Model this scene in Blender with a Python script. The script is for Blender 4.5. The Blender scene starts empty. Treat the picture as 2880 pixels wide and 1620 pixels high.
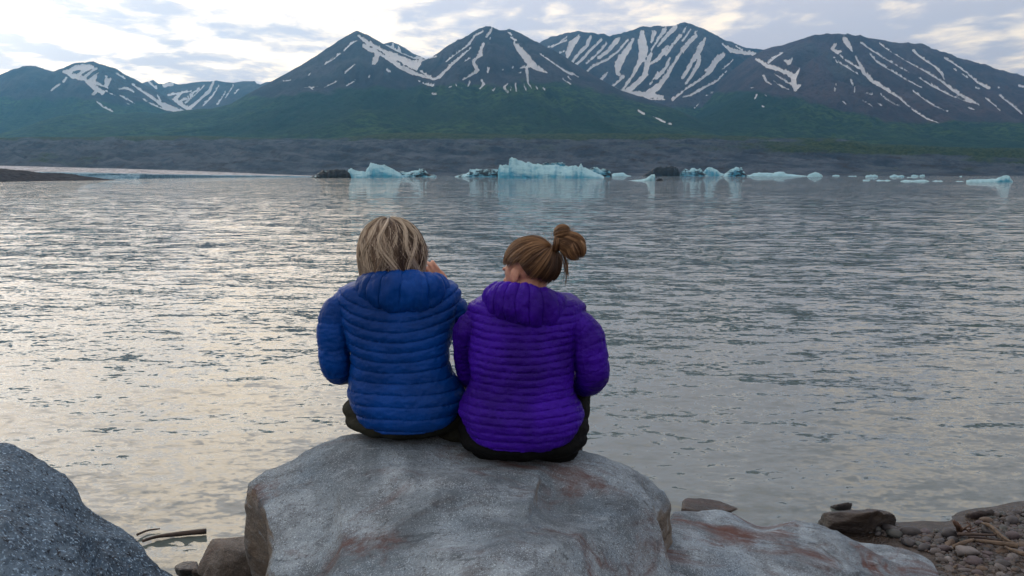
import bpy, bmesh, math, random
import numpy as np
from mathutils import Vector, Matrix

# ------------------------------------------------------------------ camera, sky, sun, exposure
SC = bpy.context.scene
COL = SC.collection
FPX, CX, CY = 2240.0, 1440.0, 810.0        # focal length and centre in 2880x1620 photo pixels
CAM_H = 1.8
PITCH = math.atan((810 - 489) / FPX)
cam_d = bpy.data.cameras.new('camera'); cam = bpy.data.objects.new('camera', cam_d); COL.objects.link(cam)
cam_d.sensor_width = 36.0; cam_d.lens = 36.0 * FPX / 2880.0
cam_d.clip_start = 0.05; cam_d.clip_end = 60000
cam.location = (0, 0, CAM_H); cam.rotation_euler = (math.pi / 2 - PITCH, 0, 0)
SC.camera = cam
SC.render.engine = 'CYCLES'
SC.view_settings.view_transform = 'Standard'; SC.view_settings.look = 'None'
SC.view_settings.exposure = 0.36; SC.view_settings.gamma = 1.0; SC.view_settings.use_curve_mapping = False
SC.cycles.use_denoising = True; SC.cycles.use_adaptive_sampling = True; SC.cycles.adaptive_threshold = 0.025
SC.cycles.max_bounces = 5; SC.cycles.caustics_reflective = False; SC.cycles.caustics_refractive = False; SC.cycles.volume_bounces = 1; SC.cycles.transparent_max_bounces = 8

SUN_AZ, SUN_EL = math.radians(-41), math.radians(15)     # azimuth from +Y towards +X
SUN_DIR = Vector((math.sin(SUN_AZ) * math.cos(SUN_EL), math.cos(SUN_AZ) * math.cos(SUN_EL), math.sin(SUN_EL)))

def build_world():
    w = bpy.data.worlds.new('World'); SC.world = w; w.use_nodes = True
    w.cycles.sampling_method = 'MANUAL'; w.cycles.sample_map_resolution = 512
    nt = w.node_tree; N = nt.nodes; L = nt.links; N.clear()
    def nd(t, **k):
        n = N.new(t)
        for a, b in k.items(): setattr(n, a, b)
        return n
    def mth(op, a, b=None, c=None, clamp=False):
        n = nd('ShaderNodeMath', operation=op, use_clamp=clamp)
        for i, v in enumerate((a, b, c)):
            if v is None: continue
            if isinstance(v, (int, float)): n.inputs[i].default_value = v
            else: L.new(v, n.inputs[i])
        return n.outputs[0]
    def rng(v, a, b, c=0.0, d=1.0, smooth=True):
        n = nd('ShaderNodeMapRange', interpolation_type='SMOOTHSTEP' if smooth else 'LINEAR')
        L.new(v, n.inputs[0])
        for i, x in enumerate((a, b, c, d)): n.inputs[1 + i].default_value = x
        return n.outputs[0]
    def mixc(f, a, b, blend='MIX'):
        n = nd('ShaderNodeMix', data_type='RGBA', blend_type=blend)
        if isinstance(f, (int, float)): n.inputs[0].default_value = f
        else: L.new(f, n.inputs[0])
        for i, v in ((6, a), (7, b)):
            if isinstance(v, tuple): n.inputs[i].default_value = v + (1,)
            else: L.new(v, n.inputs[i])
        return n.outputs[2]
    sky = nd('ShaderNodeTexSky', sky_type='NISHITA', sun_disc=False)
    sky.sun_elevation = SUN_EL; sky.sun_rotation = SUN_AZ
    sky.altitude = 700; sky.air_density = 1.0; sky.dust_density = 1.0; sky.ozone_density = 1.5
    skyc = mixc(1.0, sky.outputs[0], (0.105, 0.105, 0.105), 'MULTIPLY')
    tc = nd('ShaderNodeTexCoord')
    nrm = nd('ShaderNodeVectorMath', operation='NORMALIZE'); L.new(tc.outputs['Generated'], nrm.inputs[0])
    sep = nd('ShaderNodeSeparateXYZ'); L.new(nrm.outputs[0], sep.inputs[0])
    z = mth('MAXIMUM', sep.outputs[2], 0.0)
    den = mth('ADD', z, 0.10)
    px = mth('DIVIDE', sep.outputs[0], den); py = mth('DIVIDE', sep.outputs[1], den)
    cmb = nd('ShaderNodeCombineXYZ'); L.new(px, cmb.inputs[0]); L.new(py, cmb.inputs[1])
    def noise(scale, detail, off, dist=0.0, rough=0.55):
        m = nd('ShaderNodeMapping'); m.inputs['Location'].default_value = off; m.inputs['Scale'].default_value = (1.0, 0.85, 1.0)
        L.new(cmb.outputs[0], m.inputs[0])
        n = nd('ShaderNodeTexNoise'); n.inputs['Scale'].default_value = scale; n.inputs['Detail'].default_value = detail
        n.inputs['Roughness'].default_value = rough; n.inputs['Distortion'].default_value = dist
        L.new(m.outputs[0], n.inputs['Vector']); return n.outputs[0]
    # angle to the sun
    dt = nd('ShaderNodeVectorMath', operation='DOT_PRODUCT'); L.new(nrm.outputs[0], dt.inputs[0]); dt.inputs[1].default_value = SUN_DIR
    dsun = mth('MAXIMUM', dt.outputs['Value'], 0.0)
    halo = mth('POWER', dsun, 60.0); wide = mth('POWER', dsun, 9.0)
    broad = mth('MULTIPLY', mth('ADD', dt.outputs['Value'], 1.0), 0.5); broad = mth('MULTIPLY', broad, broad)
    thick = noise(1.55, 8, (3.1, 7.7, 0.3), 0.35)
    fine = noise(5.0, 6, (9.2, 1.4, 2.0), 0.3)
    body = mth('ADD', mth('MULTIPLY', thick, 0.64), mth('MULTIPLY', fine, 0.36))
    dark = rng(body, 0.39, 0.54)                           # 1 = thick grey cloud
    cover = noise(0.62, 6, (1.6, 4.9, 1.1), 0.6)
    cover = mth('ADD', mth('MULTIPLY', cover, 0.8), mth('MULTIPLY', fine, 0.2))
    cov = mth('ADD', rng(cover, 0.27, 0.37), mth('MULTIPLY', wide, 1.6), clamp=True)     # the veil round the sun is whitish
    cov = mth('MULTIPLY', cov, rng(z, 0.28, 0.75, 1.0, 0.45))      # the deck opens to blue overhead
    grey = (0.372, 0.346, 0.370); lit = (0.84, 0.68, 0.50)
    cl = mixc(dark, lit, grey)
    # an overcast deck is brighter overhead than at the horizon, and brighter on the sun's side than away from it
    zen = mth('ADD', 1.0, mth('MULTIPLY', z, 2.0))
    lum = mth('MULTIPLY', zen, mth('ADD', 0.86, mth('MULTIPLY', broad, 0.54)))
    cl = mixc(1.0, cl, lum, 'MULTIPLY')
    warm = mixc(1.0, (0.50, 0.35, 0.19), wide, 'MULTIPLY')
    thin = mth('SUBTRACT', 1.15, dark)
    warm2 = mixc(1.0, warm, thin, 'MULTIPLY')
    cl2 = mixc(1.0, cl, warm2, 'ADD')
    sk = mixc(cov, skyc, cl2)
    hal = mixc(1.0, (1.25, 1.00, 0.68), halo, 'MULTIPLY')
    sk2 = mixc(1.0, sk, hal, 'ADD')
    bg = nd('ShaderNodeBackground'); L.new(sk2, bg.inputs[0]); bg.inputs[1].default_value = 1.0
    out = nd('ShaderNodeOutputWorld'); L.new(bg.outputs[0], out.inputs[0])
build_world()

sun_d = bpy.data.lights.new('sun', 'SUN'); sun = bpy.data.objects.new('sun', sun_d); COL.objects.link(sun)
sun_d.energy = 0.8; sun_d.angle = math.radians(64); sun_d.color = (1.0, 0.84, 0.66)
sun.rotation_euler = SUN_DIR.to_track_quat('Z', 'Y').to_euler()
sun.location = (-30, 40, 30)

# ------------------------------------------------------------------ helpers
_ct, _st = math.cos(PITCH), math.sin(PITCH)
def ray(px, py):
    a = (np.asarray(px, float) - CX) / FPX; b = -(np.asarray(py, float) - CY) / FPX
    return a, _ct + b * _st, -_st + b * _ct
def at_y(px, py, Y):
    a, b, c = ray(px, py); t = Y / b
    return a * t, b * t, CAM_H + c * t
def at_z(px, py, Z):
    a, b, c = ray(px, py); t = (Z - CAM_H) / c
    return a * t, b * t, np.full_like(np.asarray(a * t, float), Z) if np.ndim(a) else Z
def VY(px, py, Y): return Vector([float(v) for v in at_y(px, py, Y)])
def VZ(px, py, Z): return Vector([float(v) for v in at_z(px, py, Z)])
def project(x, y, z):
    dz = z - CAM_H
    f = y * _ct - dz * _st; u = y * _st + dz * _ct
    return CX + FPX * x / f, CY - FPX * u / f

_rs = np.random.RandomState(7)
_perm = _rs.permutation(256); _perm = np.concatenate([_perm, _perm, _perm])
_grad = _rs.normal(size=(256, 3)); _grad /= np.linalg.norm(_grad, axis=1)[:, None]
def perlin(x, y, z=0.0):
    x, y, z = np.broadcast_arrays(np.asarray(x, float), np.asarray(y, float), np.asarray(z, float))
    xi, yi, zi = np.floor(x).astype(int), np.floor(y).astype(int), np.floor(z).astype(int)
    xf, yf, zf = x - xi, y - yi, z - zi
    fa = lambda t: t * t * t * (t * (t * 6 - 15) + 10)
    u, v, w = fa(xf), fa(yf), fa(zf)
    xi &= 255; yi &= 255; zi &= 255
    def g(dx, dy, dz):
        h = _perm[_perm[_perm[(xi + dx) & 255] + ((yi + dy) & 255)] + ((zi + dz) & 255)]
        gr = _grad[h]
        return gr[..., 0] * (xf - dx) + gr[..., 1] * (yf - dy) + gr[..., 2] * (zf - dz)
    l = lambda a, b, t: a + (b - a) * t
    return l(l(l(g(0,0,0), g(1,0,0), u), l(g(0,1,0), g(1,1,0), u), v),
             l(l(g(0,0,1), g(1,0,1), u), l(g(0,1,1), g(1,1,1), u), v), w) * 1.5
def fbm(x, y, z=0.0, o=4, lac=2.03, gain=0.5):
    s = 0; a = 1.0; f = 1.0; n = 0
    for i in range(o):
        s = s + a * perlin(np.asarray(x) * f + i * 17.3, np.asarray(y) * f - i * 9.1, np.asarray(z) * f + i * 5.7); n += a
        a *= gain; f *= lac
    return s / n
def ridged(x, y, z=0.0, o=4, gain=0.5):
    s = 0; a = 1.0; f = 1.0; n = 0
    for i in range(o):
        s = s + a * (1 - 2 * np.abs(perlin(np.asarray(x) * f + i * 11.3, np.asarray(y) * f - i * 7.1, np.asarray(z) * f + i * 3.3))); n += a
        a *= gain; f *= 2.1
    return s / n
def sstep(x, a, b):
    t = np.clip((np.asarray(x, float) - a) / (b - a), 0, 1); return t * t * (3 - 2 * t)

def mesh_obj(name, verts, faces, mat=None, parent=None, smooth=True, attrs=None, loc=None):
    me = bpy.data.meshes.new(name)
    verts = np.ascontiguousarray(verts, dtype=np.float32); faces = np.asarray(faces)
    if faces.ndim == 2:
        nv, nf, k = len(verts), len(faces), faces.shape[1]
        me.vertices.add(nv); me.vertices.foreach_set('co', verts.ravel())
        me.loops.add(nf * k); me.loops.foreach_set('vertex_index', faces.astype(np.int32).ravel())
        me.polygons.add(nf); me.polygons.foreach_set('loop_start', np.arange(0, nf * k, k, dtype=np.int32))
        me.update(calc_edges=True)
    else:
        me.from_pydata([tuple(v) for v in verts], [], [tuple(f) for f in faces]); me.update()
    if smooth: me.polygons.foreach_set('use_smooth', np.ones(len(me.polygons), dtype=bool))
    for an, av in (attrs or {}).items():
        at = me.attributes.new(an, 'FLOAT_COLOR', 'POINT')
        at.data.foreach_set('color', np.ascontiguousarray(av, dtype=np.float32).ravel())
    me.validate()
    o = bpy.data.objects.new(name, me); COL.objects.link(o)
    if mat: me.materials.append(mat)
    if parent: o.parent = parent
    if loc is not None: o.location = loc
    return o
def grid_faces(r, c):
    i = np.arange((r - 1) * (c - 1)); a = (i // (c - 1)) * c + i % (c - 1)
    return np.stack([a, a + c, a + c + 1, a + 1], 1)
def tag(o, label=None, cat=None, group=None, kind=None):
    if label: o['label'] = label
    if cat: o['category'] = cat
    if group: o['group'] = group
    if kind: o['kind'] = kind
    return o
def empty(name, loc=(0, 0, 0)):
    o = bpy.data.objects.new(name, None); o.location = loc; COL.objects.link(o); return o

class MB:
    """small node-material builder"""
    def __init__(s, name):
        s.m = bpy.data.materials.new(name); s.m.use_nodes = True
        s.nt = s.m.node_tree; s.N = s.nt.nodes; s.L = s.nt.links
        s.b = s.N['Principled BSDF']; s.out = s.N['Material Output']
    def nd(s, t, **k):
        n = s.N.new(t)
        for a, b in k.items(): setattr(n, a, b)
        return n
    def put(s, sock, v):
        if isinstance(v, bpy.types.NodeSocket): s.L.new(v, sock)
        elif isinstance(v, tuple) and len(v) == 3 and sock.type == 'RGBA': sock.default_value = v + (1,)
        else: sock.default_value = v
    def attr(s, name):
        n = s.nd('ShaderNodeAttribute', attribute_name=name)
        sp = s.nd('ShaderNodeSeparateColor'); s.L.new(n.outputs['Color'], sp.inputs[0])
        return sp.outputs[0], sp.outputs[1], sp.outputs[2], n.outputs['Alpha']
    def pos(s, scale=(1, 1, 1), obj=False, rot=(0, 0, 0)):
        if obj: src = s.nd('ShaderNodeTexCoord').outputs['Object']
        else: src = s.nd('ShaderNodeNewGeometry').outputs['Position']
        m = s.nd('ShaderNodeMapping'); m.inputs['Scale'].default_value = scale; m.inputs['Rotation'].default_value = rot
        s.L.new(src, m.inputs[0]); return m.outputs[0]
    def noise(s, vec, scale, detail=4, rough=0.5, dist=0.0, col=False):
        n = s.nd('ShaderNodeTexNoise'); s.L.new(vec, n.inputs['Vector'])
        n.inputs['Scale'].default_value = scale; n.inputs['Detail'].default_value = detail
        n.inputs['Roughness'].default_value = rough; n.inputs['Distortion'].default_value = dist
        return n.outputs['Color' if col else 'Fac']
    def voro(s, vec, scale, feature='F1', out='Distance'):
        n = s.nd('ShaderNodeTexVoronoi', feature=feature); s.L.new(vec, n.inputs['Vector']); n.inputs['Scale'].default_value = scale
        return n.outputs[out]
    def rng(s, v, a, b, c=0.0, d=1.0):
        n = s.nd('ShaderNodeMapRange', interpolation_type='SMOOTHSTEP'); s.L.new(v, n.inputs[0])
        for i, x in enumerate((a, b, c, d)): n.inputs[1 + i].default_value = x
        return n.outputs[0]
    def math(s, op, a, b=None, c=None):
        n = s.nd('ShaderNodeMath', operation=op)
        for i, v in enumerate((a, b, c)):
            if v is not None: s.put(n.inputs[i], v)
        return n.outputs[0]
    def mix(s, f, a, b, blend='MIX'):
        n = s.nd('ShaderNodeMix', data_type='RGBA', blend_type=blend)
        s.put(n.inputs[0], f); s.put(n.inputs[6], a); s.put(n.inputs[7], b); return n.outputs[2]
    def bump(s, h, strength=0.5, dist=0.01, normal=None):
        n = s.nd('ShaderNodeBump'); s.put(n.inputs['Height'], h); n.inputs['Strength'].default_value = strength
        n.inputs['Distance'].default_value = dist
        if normal is not None: s.L.new(normal, n.inputs['Normal'])
        return n.outputs[0]
    def done(s, color=None, rough=0.8, normal=None, spec=None, **kw):
        if color is not None: s.put(s.b.inputs['Base Color'], color)
        s.put(s.b.inputs['Roughness'], rough)
        if normal is not None: s.L.new(normal, s.b.inputs['Normal'])
        if spec is not None: s.b.inputs['Specular IOR Level'].default_value = spec
        for k, v in kw.items(): s.put(s.b.inputs[k], v)
        return s.m

# ------------------------------------------------------------------ mountains
K = 960.0 / 2576.0
def poly(pts, s=2880.0 / 2576.0):
    a = np.array(pts, float) * s; return a[:, 0], a[:, 1]
# snow fields and gully streaks traced as centre lines with widths (three tiles of the upper third of the view)
SNOW = {
 'A': [(0, [(480,540,14),(560,512,40),(620,497,50),(680,490,30)]), (0, [(570,572,26),(640,522,24),(700,497,20)]), (0, [(630,582,20),(690,532,20),(730,507,16)]),
       (0, [(680,590,12),(740,540,10)]), (0, [(480,530,20),(560,570,46),(640,592,20),(720,622,14),(830,662,8)]), (0, [(650,610,14),(700,642,40),(770,690,38)]),
       (0, [(700,705,24),(722,690,20)]), (0, [(500,580,16),(478,612,16)]), (0, [(455,625,12),(420,650,12),(388,676,10)]), (0, [(722,570,22),(702,602,24),(742,622,22)]),
       (0, [(802,570,18),(800,640,26),(832,590,18)]), (0, [(880,545,12),(940,585,14)]), (0, [(730,760,8),(780,800,12),(850,836,8)]), (0, [(900,710,8),(960,740,14),(1020,776,6)]),
       (0, [(950,765,7),(975,782,7)]), (0, [(800,680,10),(870,718,6)]), (0, [(1000,630,12),(1070,680,18),(1150,730,22),(1220,780,30),(1300,815,44),(1400,842,22)]),
       (0, [(1080,740,8),(1150,780,14),(1250,820,10),(1330,838,10)]), (0, [(1190,715,14),(1210,750,16)]), (0, [(890,660,12),(960,660,18),(1010,685,12)])],
 'B': [(0, [(1610,615,18),(1580,680,24),(1500,750,20),(1420,820,22)]), (0, [(1500,660,12),(1430,720,16),(1350,760,22),(1300,740,14)]), (0, [(1440,680,12),(1330,700,14),(1270,710,18)]),
       (0, [(1650,640,12),(1600,720,12),(1530,790,12)]), (0, [(1700,690,8),(1640,780,14)]), (0, [(1360,700,16),(1320,740,34),(1380,790,34),(1440,825,22)]), (0, [(1240,640,30),(1300,630,24)]),
       (0, [(1120,612,10),(1160,640,16),(1180,660,20)]), (0, [(1800,665,10),(1770,700,8)]), (0, [(1540,640,8),(1480,700,10),(1400,770,14)]), (0, [(1760,640,8),(1700,730,8)])],
 'C': [(0, [(2566,396,8),(2510,440,12),(2450,480,6)]), (0, [(2140,605,8),(2190,598,10)]), (0, [(2340,545,6),(2328,562,6)]), (0, [(2450,650,8),(2540,605,10)]), (0, [(2300,652,5),(2400,645,6)]),
       (0, [(2350,660,14),(2360,664,14)]), (1, [(16,376,8),(70,325,14),(120,295,10)]), (1, [(130,260,20),(180,300,30),(260,345,25),(340,390,30),(430,430,46),(520,470,56),(580,470,46)]),
       (1, [(170,340,30),(230,370,40),(300,400,30),(380,450,40),(460,510,30),(540,550,20)]), (1, [(270,410,40),(255,450,45),(245,470,30)]), (1, [(520,480,46),(560,500,46),(600,450,20),(650,435,12),(720,420,6)]),
       (1, [(480,500,25),(560,550,30),(620,570,22),(700,585,30),(740,570,26)]), (1, [(20,550,8),(70,500,12),(100,480,8)]), (1, [(350,520,25),(365,530,20)]), (1, [(210,560,14),(207,575,10)]),
       (1, [(40,640,5),(105,600,8)]), (1, [(620,620,18),(690,635,25)]), (1, [(690,700,16),(710,698,20)]), (1, [(585,600,12),(592,608,12)]),
       (1, [(1000,270,12),(960,330,16),(860,400,10),(790,460,6)]), (1, [(980,350,6),(900,420,16),(820,490,22),(750,560,25),(700,590,20),(600,530,10)]), (1, [(1065,230,16),(1010,262,10)]),
       (1, [(1135,205,12),(1120,235,20),(1095,270,12)]), (1, [(1122,280,8),(1120,290,6)]), (1, [(1075,320,14),(1050,370,22),(1055,400,30),(1000,445,24),(1000,480,20),(1030,520,28),(980,555,20),(915,595,8)]),
       (1, [(920,460,8),(970,430,12)]), (1, [(1060,600,14),(1080,625,14),(1045,660,12)]), (1, [(1110,505,20),(1105,540,10)]), (1, [(970,610,12),(955,640,10)]), (1, [(1160,645,10),(1145,670,18)]),
       (1, [(1255,620,10),(1225,650,12),(1260,690,10)]), (1, [(1315,620,10),(1320,680,8)]), (1, [(1380,630,8),(1395,675,8)]), (1, [(1400,515,20),(1410,620,12),(1440,660,6)]),
       (1, [(1305,315,14),(1350,370,58),(1400,430,58),(1430,470,58),(1480,505,40),(1550,540,12)]), (1, [(1350,505,12),(1400,495,14),(1450,490,14)]), (1, [(1260,235,12),(1285,255,12)]), (1, [(1280,275,10),(1320,298,14)]),
       (1, [(1500,400,6),(1560,440,12),(1640,495,10),(1690,530,18),(1740,555,16)]), (1, [(1730,535,10),(1795,577,6)]), (1, [(1670,585,8),(1730,625,12)]), (1, [(1710,570,6),(1730,590,8)]),
       (1, [(1220,515,9),(1216,520,9)]), (1, [(1295,495,10),(1290,508,8)]), (1, [(1340,542,8),(1355,540,8)]), (1, [(865,625,10),(870,640,8)]), (1, [(815,655,6),(830,645,8)]), (1, [(1280,650,5),(1278,675,5)]),
       (1, [(1470,640,7),(1480,665,5)]), (1, [(1520,650,6),(1535,672,5)]), (1, [(910,650,6),(912,658,6)]), (1, [(2240,830,8),(2285,855,12)]), (1, [(2350,870,6),(2440,915,14)]), (1, [(2470,926,12),(2490,930,12)])],
 'M': [(1, [(320,345,12),(380,360,40),(420,390,40),(480,420,40),(540,435,30),(600,445,30)]), (1, [(390,335,16),(385,380,18)]), (1, [(430,350,10),(450,400,16)])],
 'E': [(1, [(1790,270,28),(1740,330,55),(1710,400,46),(1700,430,22)]), (1, [(1880,270,22),(1850,340,32),(1800,390,25),(1730,470,25)]), (1, [(1960,295,18),(1890,360,20),(1820,440,20),(1760,490,14)]),
       (1, [(2000,320,20),(1950,380,18),(1850,470,16)]), (1, [(2100,280,20),(2070,310,46),(2010,380,28),(1940,430,25)]), (1, [(2160,295,14),(2100,370,14),(2010,440,18),(1900,490,20),(1830,550,14)]),
       (1, [(2200,290,20),(2170,350,44),(2120,420,62),(2090,490,62),(2080,550,25),(2130,570,22),(2040,650,20)]), (1, [(2270,240,36),(2270,300,70),(2280,370,80),(2270,430,54),(2240,480,30),(2200,560,20),(2130,660,18)]),
       (1, [(2340,390,22),(2310,470,38),(2290,560,38),(2210,640,40),(2150,690,40)]), (1, [(2360,240,44),(2340,310,22)]), (1, [(2440,220,36),(2390,290,20),(2340,370,12)]), (1, [(2460,340,22),(2420,400,36),(2380,450,20),(2320,480,14)]),
       (1, [(2520,200,36),(2450,270,28),(2390,340,14)]), (1, [(2560,260,28),(2500,330,22),(2450,410,12)]), (1, [(2480,430,12),(2450,500,28),(2380,580,25)]), (1, [(2560,390,20),(2510,470,22),(2460,560,30),(2390,650,46),(2300,700,30)]),
       (1, [(1980,640,10),(2100,670,16),(2200,700,38),(2330,705,35),(2420,725,25)]), (1, [(2570,690,14),(2500,740,30)]), (1, [(2010,540,14),(1950,605,25)]), (1, [(1700,270,8),(1640,320,8),(1590,350,8)]),
       (1, [(1650,390,16),(1680,380,16)]), (1, [(2390,540,8),(2330,630,12)]), (1, [(1560,350,8),(1620,330,10),(1700,300,8)]), (1, [(2240,700,10),(2330,740,10),(2440,745,10)]),
       (2, [(60,215,10),(0,300,16)]), (2, [(100,260,28),(50,310,32),(0,370,38)]), (2, [(170,280,14),(140,340,44),(110,400,44),(70,460,32),(30,530,28),(0,580,20)]), (2, [(130,420,26),(110,490,32),(60,570,25),(25,620,18)]),
       (2, [(310,405,28),(270,430,54),(220,490,28),(170,530,10)]), (2, [(270,440,25),(220,520,25),(140,590,16),(60,640,14),(0,680,12)]), (2, [(385,440,6),(330,490,10),(285,525,8)]),
       (2, [(330,530,6),(260,600,16),(150,660,20),(60,710,16),(0,725,10)]), (2, [(240,685,5),(165,720,6)]), (2, [(20,200,16),(10,230,18)]), (2, [(110,225,10),(90,240,8)]), (2, [(130,765,5),(90,810,5)]),
       (2, [(300,325,12),(370,375,38),(450,390,33),(530,400,42),(600,430,46),(640,440,22)]), (2, [(400,340,10),(450,370,8)])],
 'F': [(2, [(560,440,20),(640,490,38),(720,510,42),(790,540,40),(840,570,48),(840,620,43),(850,670,30)]), (2, [(850,560,36),(880,515,12)]), (2, [(860,650,36),(895,630,14)]), (2, [(650,460,28),(700,420,18),(755,390,8)]),
       (2, [(690,550,8),(760,590,16),(830,630,16)]), (2, [(680,595,6),(740,640,12),(800,668,8)]), (2, [(770,450,18),(800,470,36),(830,430,10)]), (2, [(610,560,22),(630,600,18),(670,630,10)]),
       (2, [(1220,285,38),(1250,330,42),(1280,380,10)]), (2, [(1150,330,28),(1130,360,28),(1170,385,33),(1200,380,8)]), (2, [(1180,405,8),(1240,450,18),(1330,505,18)]),
       (2, [(1305,420,10),(1340,480,20),(1370,540,30),(1430,600,30),(1530,660,24),(1640,730,20),(1710,795,14)]), (2, [(1730,815,10),(1800,860,10),(1850,890,18),(1935,920,6)]), (2, [(1160,450,12),(1230,490,16),(1325,553,6)]),
       (2, [(1350,315,18),(1420,365,14),(1520,430,12),(1640,500,8),(1720,545,4)]), (2, [(1415,400,12),(1470,460,16),(1570,520,12),(1700,600,10),(1810,655,8)]),
       (2, [(1490,320,16),(1560,375,6),(1700,460,6),(1830,530,12),(1950,600,16),(2040,670,25),(2130,725,20),(2240,785,10)]), (2, [(1780,575,8),(1870,630,18),(1960,680,14),(2060,730,8)]), (2, [(2060,720,14),(2180,770,8)]),
       (2, [(1740,375,18),(1800,425,16),(1900,490,16),(1960,550,20),(1975,590,8)]), (2, [(1980,430,16),(2060,480,10),(2150,545,14),(2230,615,20),(2310,655,30)]), (2, [(2210,655,12),(2240,660,12)]),
       (2, [(1740,680,8),(1810,730,10),(1900,790,10),(2000,832,8)]), (2, [(1495,700,8),(1540,740,12),(1650,800,8)]), (2, [(1270,590,20),(1285,630,14)]), (2, [(1390,690,20),(1425,700,20)]), (2, [(1150,660,12),(1148,680,8)]),
       (2, [(1160,620,8),(1158,635,8)]), (2, [(2290,735,10),(2350,780,12),(2395,825,8)]), (2, [(2390,710,10),(2450,755,14),(2510,800,18),(2560,850,14)]), (2, [(2540,640,14),(2600,655,14)]), (2, [(2160,805,10),(2200,820,6)]),
       (2, [(1205,755,6),(1235,775,8)]), (2, [(1340,735,5),(1440,800,5)]), (2, [(515,655,10),(535,652,10)]), (2, [(560,705,10),(545,735,10)]), (2, [(625,705,9),(632,715,9)]), (2, [(600,795,6),(612,800,6)]), (2, [(1470,765,5),(1500,790,7)]),
       (2, [(1300,650,8),(1296,690,6)]), (2, [(1140,425,10),(1148,428,8)]), (2, [(2385,655,12),(2390,650,12)]), (2, [(2110,548,8),(2150,578,10)]), (2, [(2050,510,12),(2065,525,10)])],
}
def snow_mask(key):
    """coverage 0..1 on a 2-px raster of the upper part of the view, with ragged edges"""
    Wd, Hd = 1640, 280
    m = np.zeros((Hd, Wd), np.float32)
    yy, xx = np.mgrid[0:Hd, 0:Wd]; X = xx * 2.0 - 100; Y = yy * 2.0
    rag = fbm(X / 7.0, Y / 9.0, 3.3, 3) * 5.5 + fbm(X / 40.0, Y / 40.0, 8.3, 2) * 2.5
    for tile, pts in SNOW.get(key, []):
        p = np.array(pts, float) * K; p[:, 0] += 960 * tile
        for (x0, y0, w0), (x1, y1, w1) in zip(p[:-1], p[1:]):
            pad = max(w0, w1) + 10
            i0, i1 = int((min(x0, x1) - pad + 100) / 2), int((max(x0, x1) + pad + 100) / 2) + 1
            j0, j1 = int((min(y0, y1) - pad) / 2), int((max(y0, y1) + pad) / 2) + 1
            i0, i1, j0, j1 = max(i0, 0), min(i1, Wd), max(j0, 0), min(j1, Hd)
            if i1 <= i0 or j1 <= j0: continue
            sx, sy = X[j0:j1, i0:i1], Y[j0:j1, i0:i1]
            d = np.array([x1 - x0, y1 - y0]); ll = max(d @ d, 1e-6)
            t = np.clip(((sx - x0) * d[0] + (sy - y0) * d[1]) / ll, 0, 1)
            dist = np.hypot(sx - x0 - t * d[0], sy - y0 - t * d[1])
            w = (w0 + (w1 - w0) * t) * 0.43
            v = np.clip(0.5 + (w + 0.7 * rag[j0:j1, i0:i1] * np.clip(w / 5, 0.2, 1.2) - dist) / 9.0, 0, 1)
            m[j0:j1, i0:i1] = np.maximum(m[j0:j1, i0:i1], v)
    return m
def sample(m, px, py):
    x = np.clip((px + 100) / 2, 0, m.shape[1] - 1.001); y = np.clip(py / 2, 0, m.shape[0] - 1.001)
    i, j = x.astype(int), y.astype(int); fx, fy = x - i, y - j
    return (m[j, i] * (1 - fx) * (1 - fy) + m[j, i + 1] * fx * (1 - fy) + m[j + 1, i] * (1 - fx) * fy + m[j + 1, i + 1] * fx * fy)

def mountain_mat():
    b = MB('mountain_ground')
    snow, veg, red, scree = b.attr('cover')
    p = b.pos()
    n1 = b.noise(p, 0.0065, 8, 0.64); n2 = b.noise(p, 0.032, 6, 0.62); n3 = b.noise(p, 0.0026, 5, 0.55)
    rock = b.mix(b.rng(n1, 0.35, 0.65), (0.030, 0.030, 0.044), (0.088, 0.080, 0.098))
    rock = b.mix(red, rock, b.mix(b.rng(n1, 0.4, 0.62), (0.070, 0.042, 0.050), (0.115, 0.066, 0.066)))
    rock = b.mix(scree, rock, b.mix(n2, (0.06, 0.06, 0.068), (0.10, 0.095, 0.10)))
    gr = b.mix(b.rng(n3, 0.38, 0.6), (0.012, 0.042, 0.022), (0.058, 0.110, 0.030))
    gr = b.mix(b.rng(n2, 0.40, 0.62), gr, (0.016, 0.044, 0.022))
    n6 = b.noise(p, 0.085, 4, 0.6); gr = b.mix(b.rng(n6, 0.47, 0.60, 0, 0.75), gr, (0.006, 0.022, 0.012)); rock = b.mix(b.rng(n6, 0.52, 0.66, 0, 0.6), rock, (0.018, 0.018, 0.026))
    vv = b.rng(b.math('ADD', veg, b.math('MULTIPLY', b.math('SUBTRACT', n1, 0.5), 0.9)), 0.35, 0.65)
    c = b.mix(vv, rock, gr)
    n5 = b.noise(b.pos((1.6, 0.5, 0.8)), 0.056, 6, 0.7)
    sn = b.rng(b.math('ADD', snow, b.math('MULTIPLY', b.math('SUBTRACT', n5, 0.5), 0.85)), 0.39, 0.49)
    c = b.mix(sn, c, (0.95, 0.96, 0.98))
    h = b.math('ADD', b.noise(p, 0.020, 8, 0.65), b.math('MULTIPLY', b.noise(p, 0.10, 5, 0.6), 0.3))
    return b.done(c, 0.95, b.bump(h, 1.0, 45.0), spec=0.05)
MAT_MTN = mountain_mat()

def cols(x0, x1, step):
    """fine columns across the view, coarse ones where the land runs on to either side"""
    a = np.arange(max(x0, -60), min(x1, 2940) + step, step)
    return np.concatenate([np.arange(x0, a[0] - 1, 14.0), a, np.arange(a[-1] + 14, x1, 14.0)])

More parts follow.
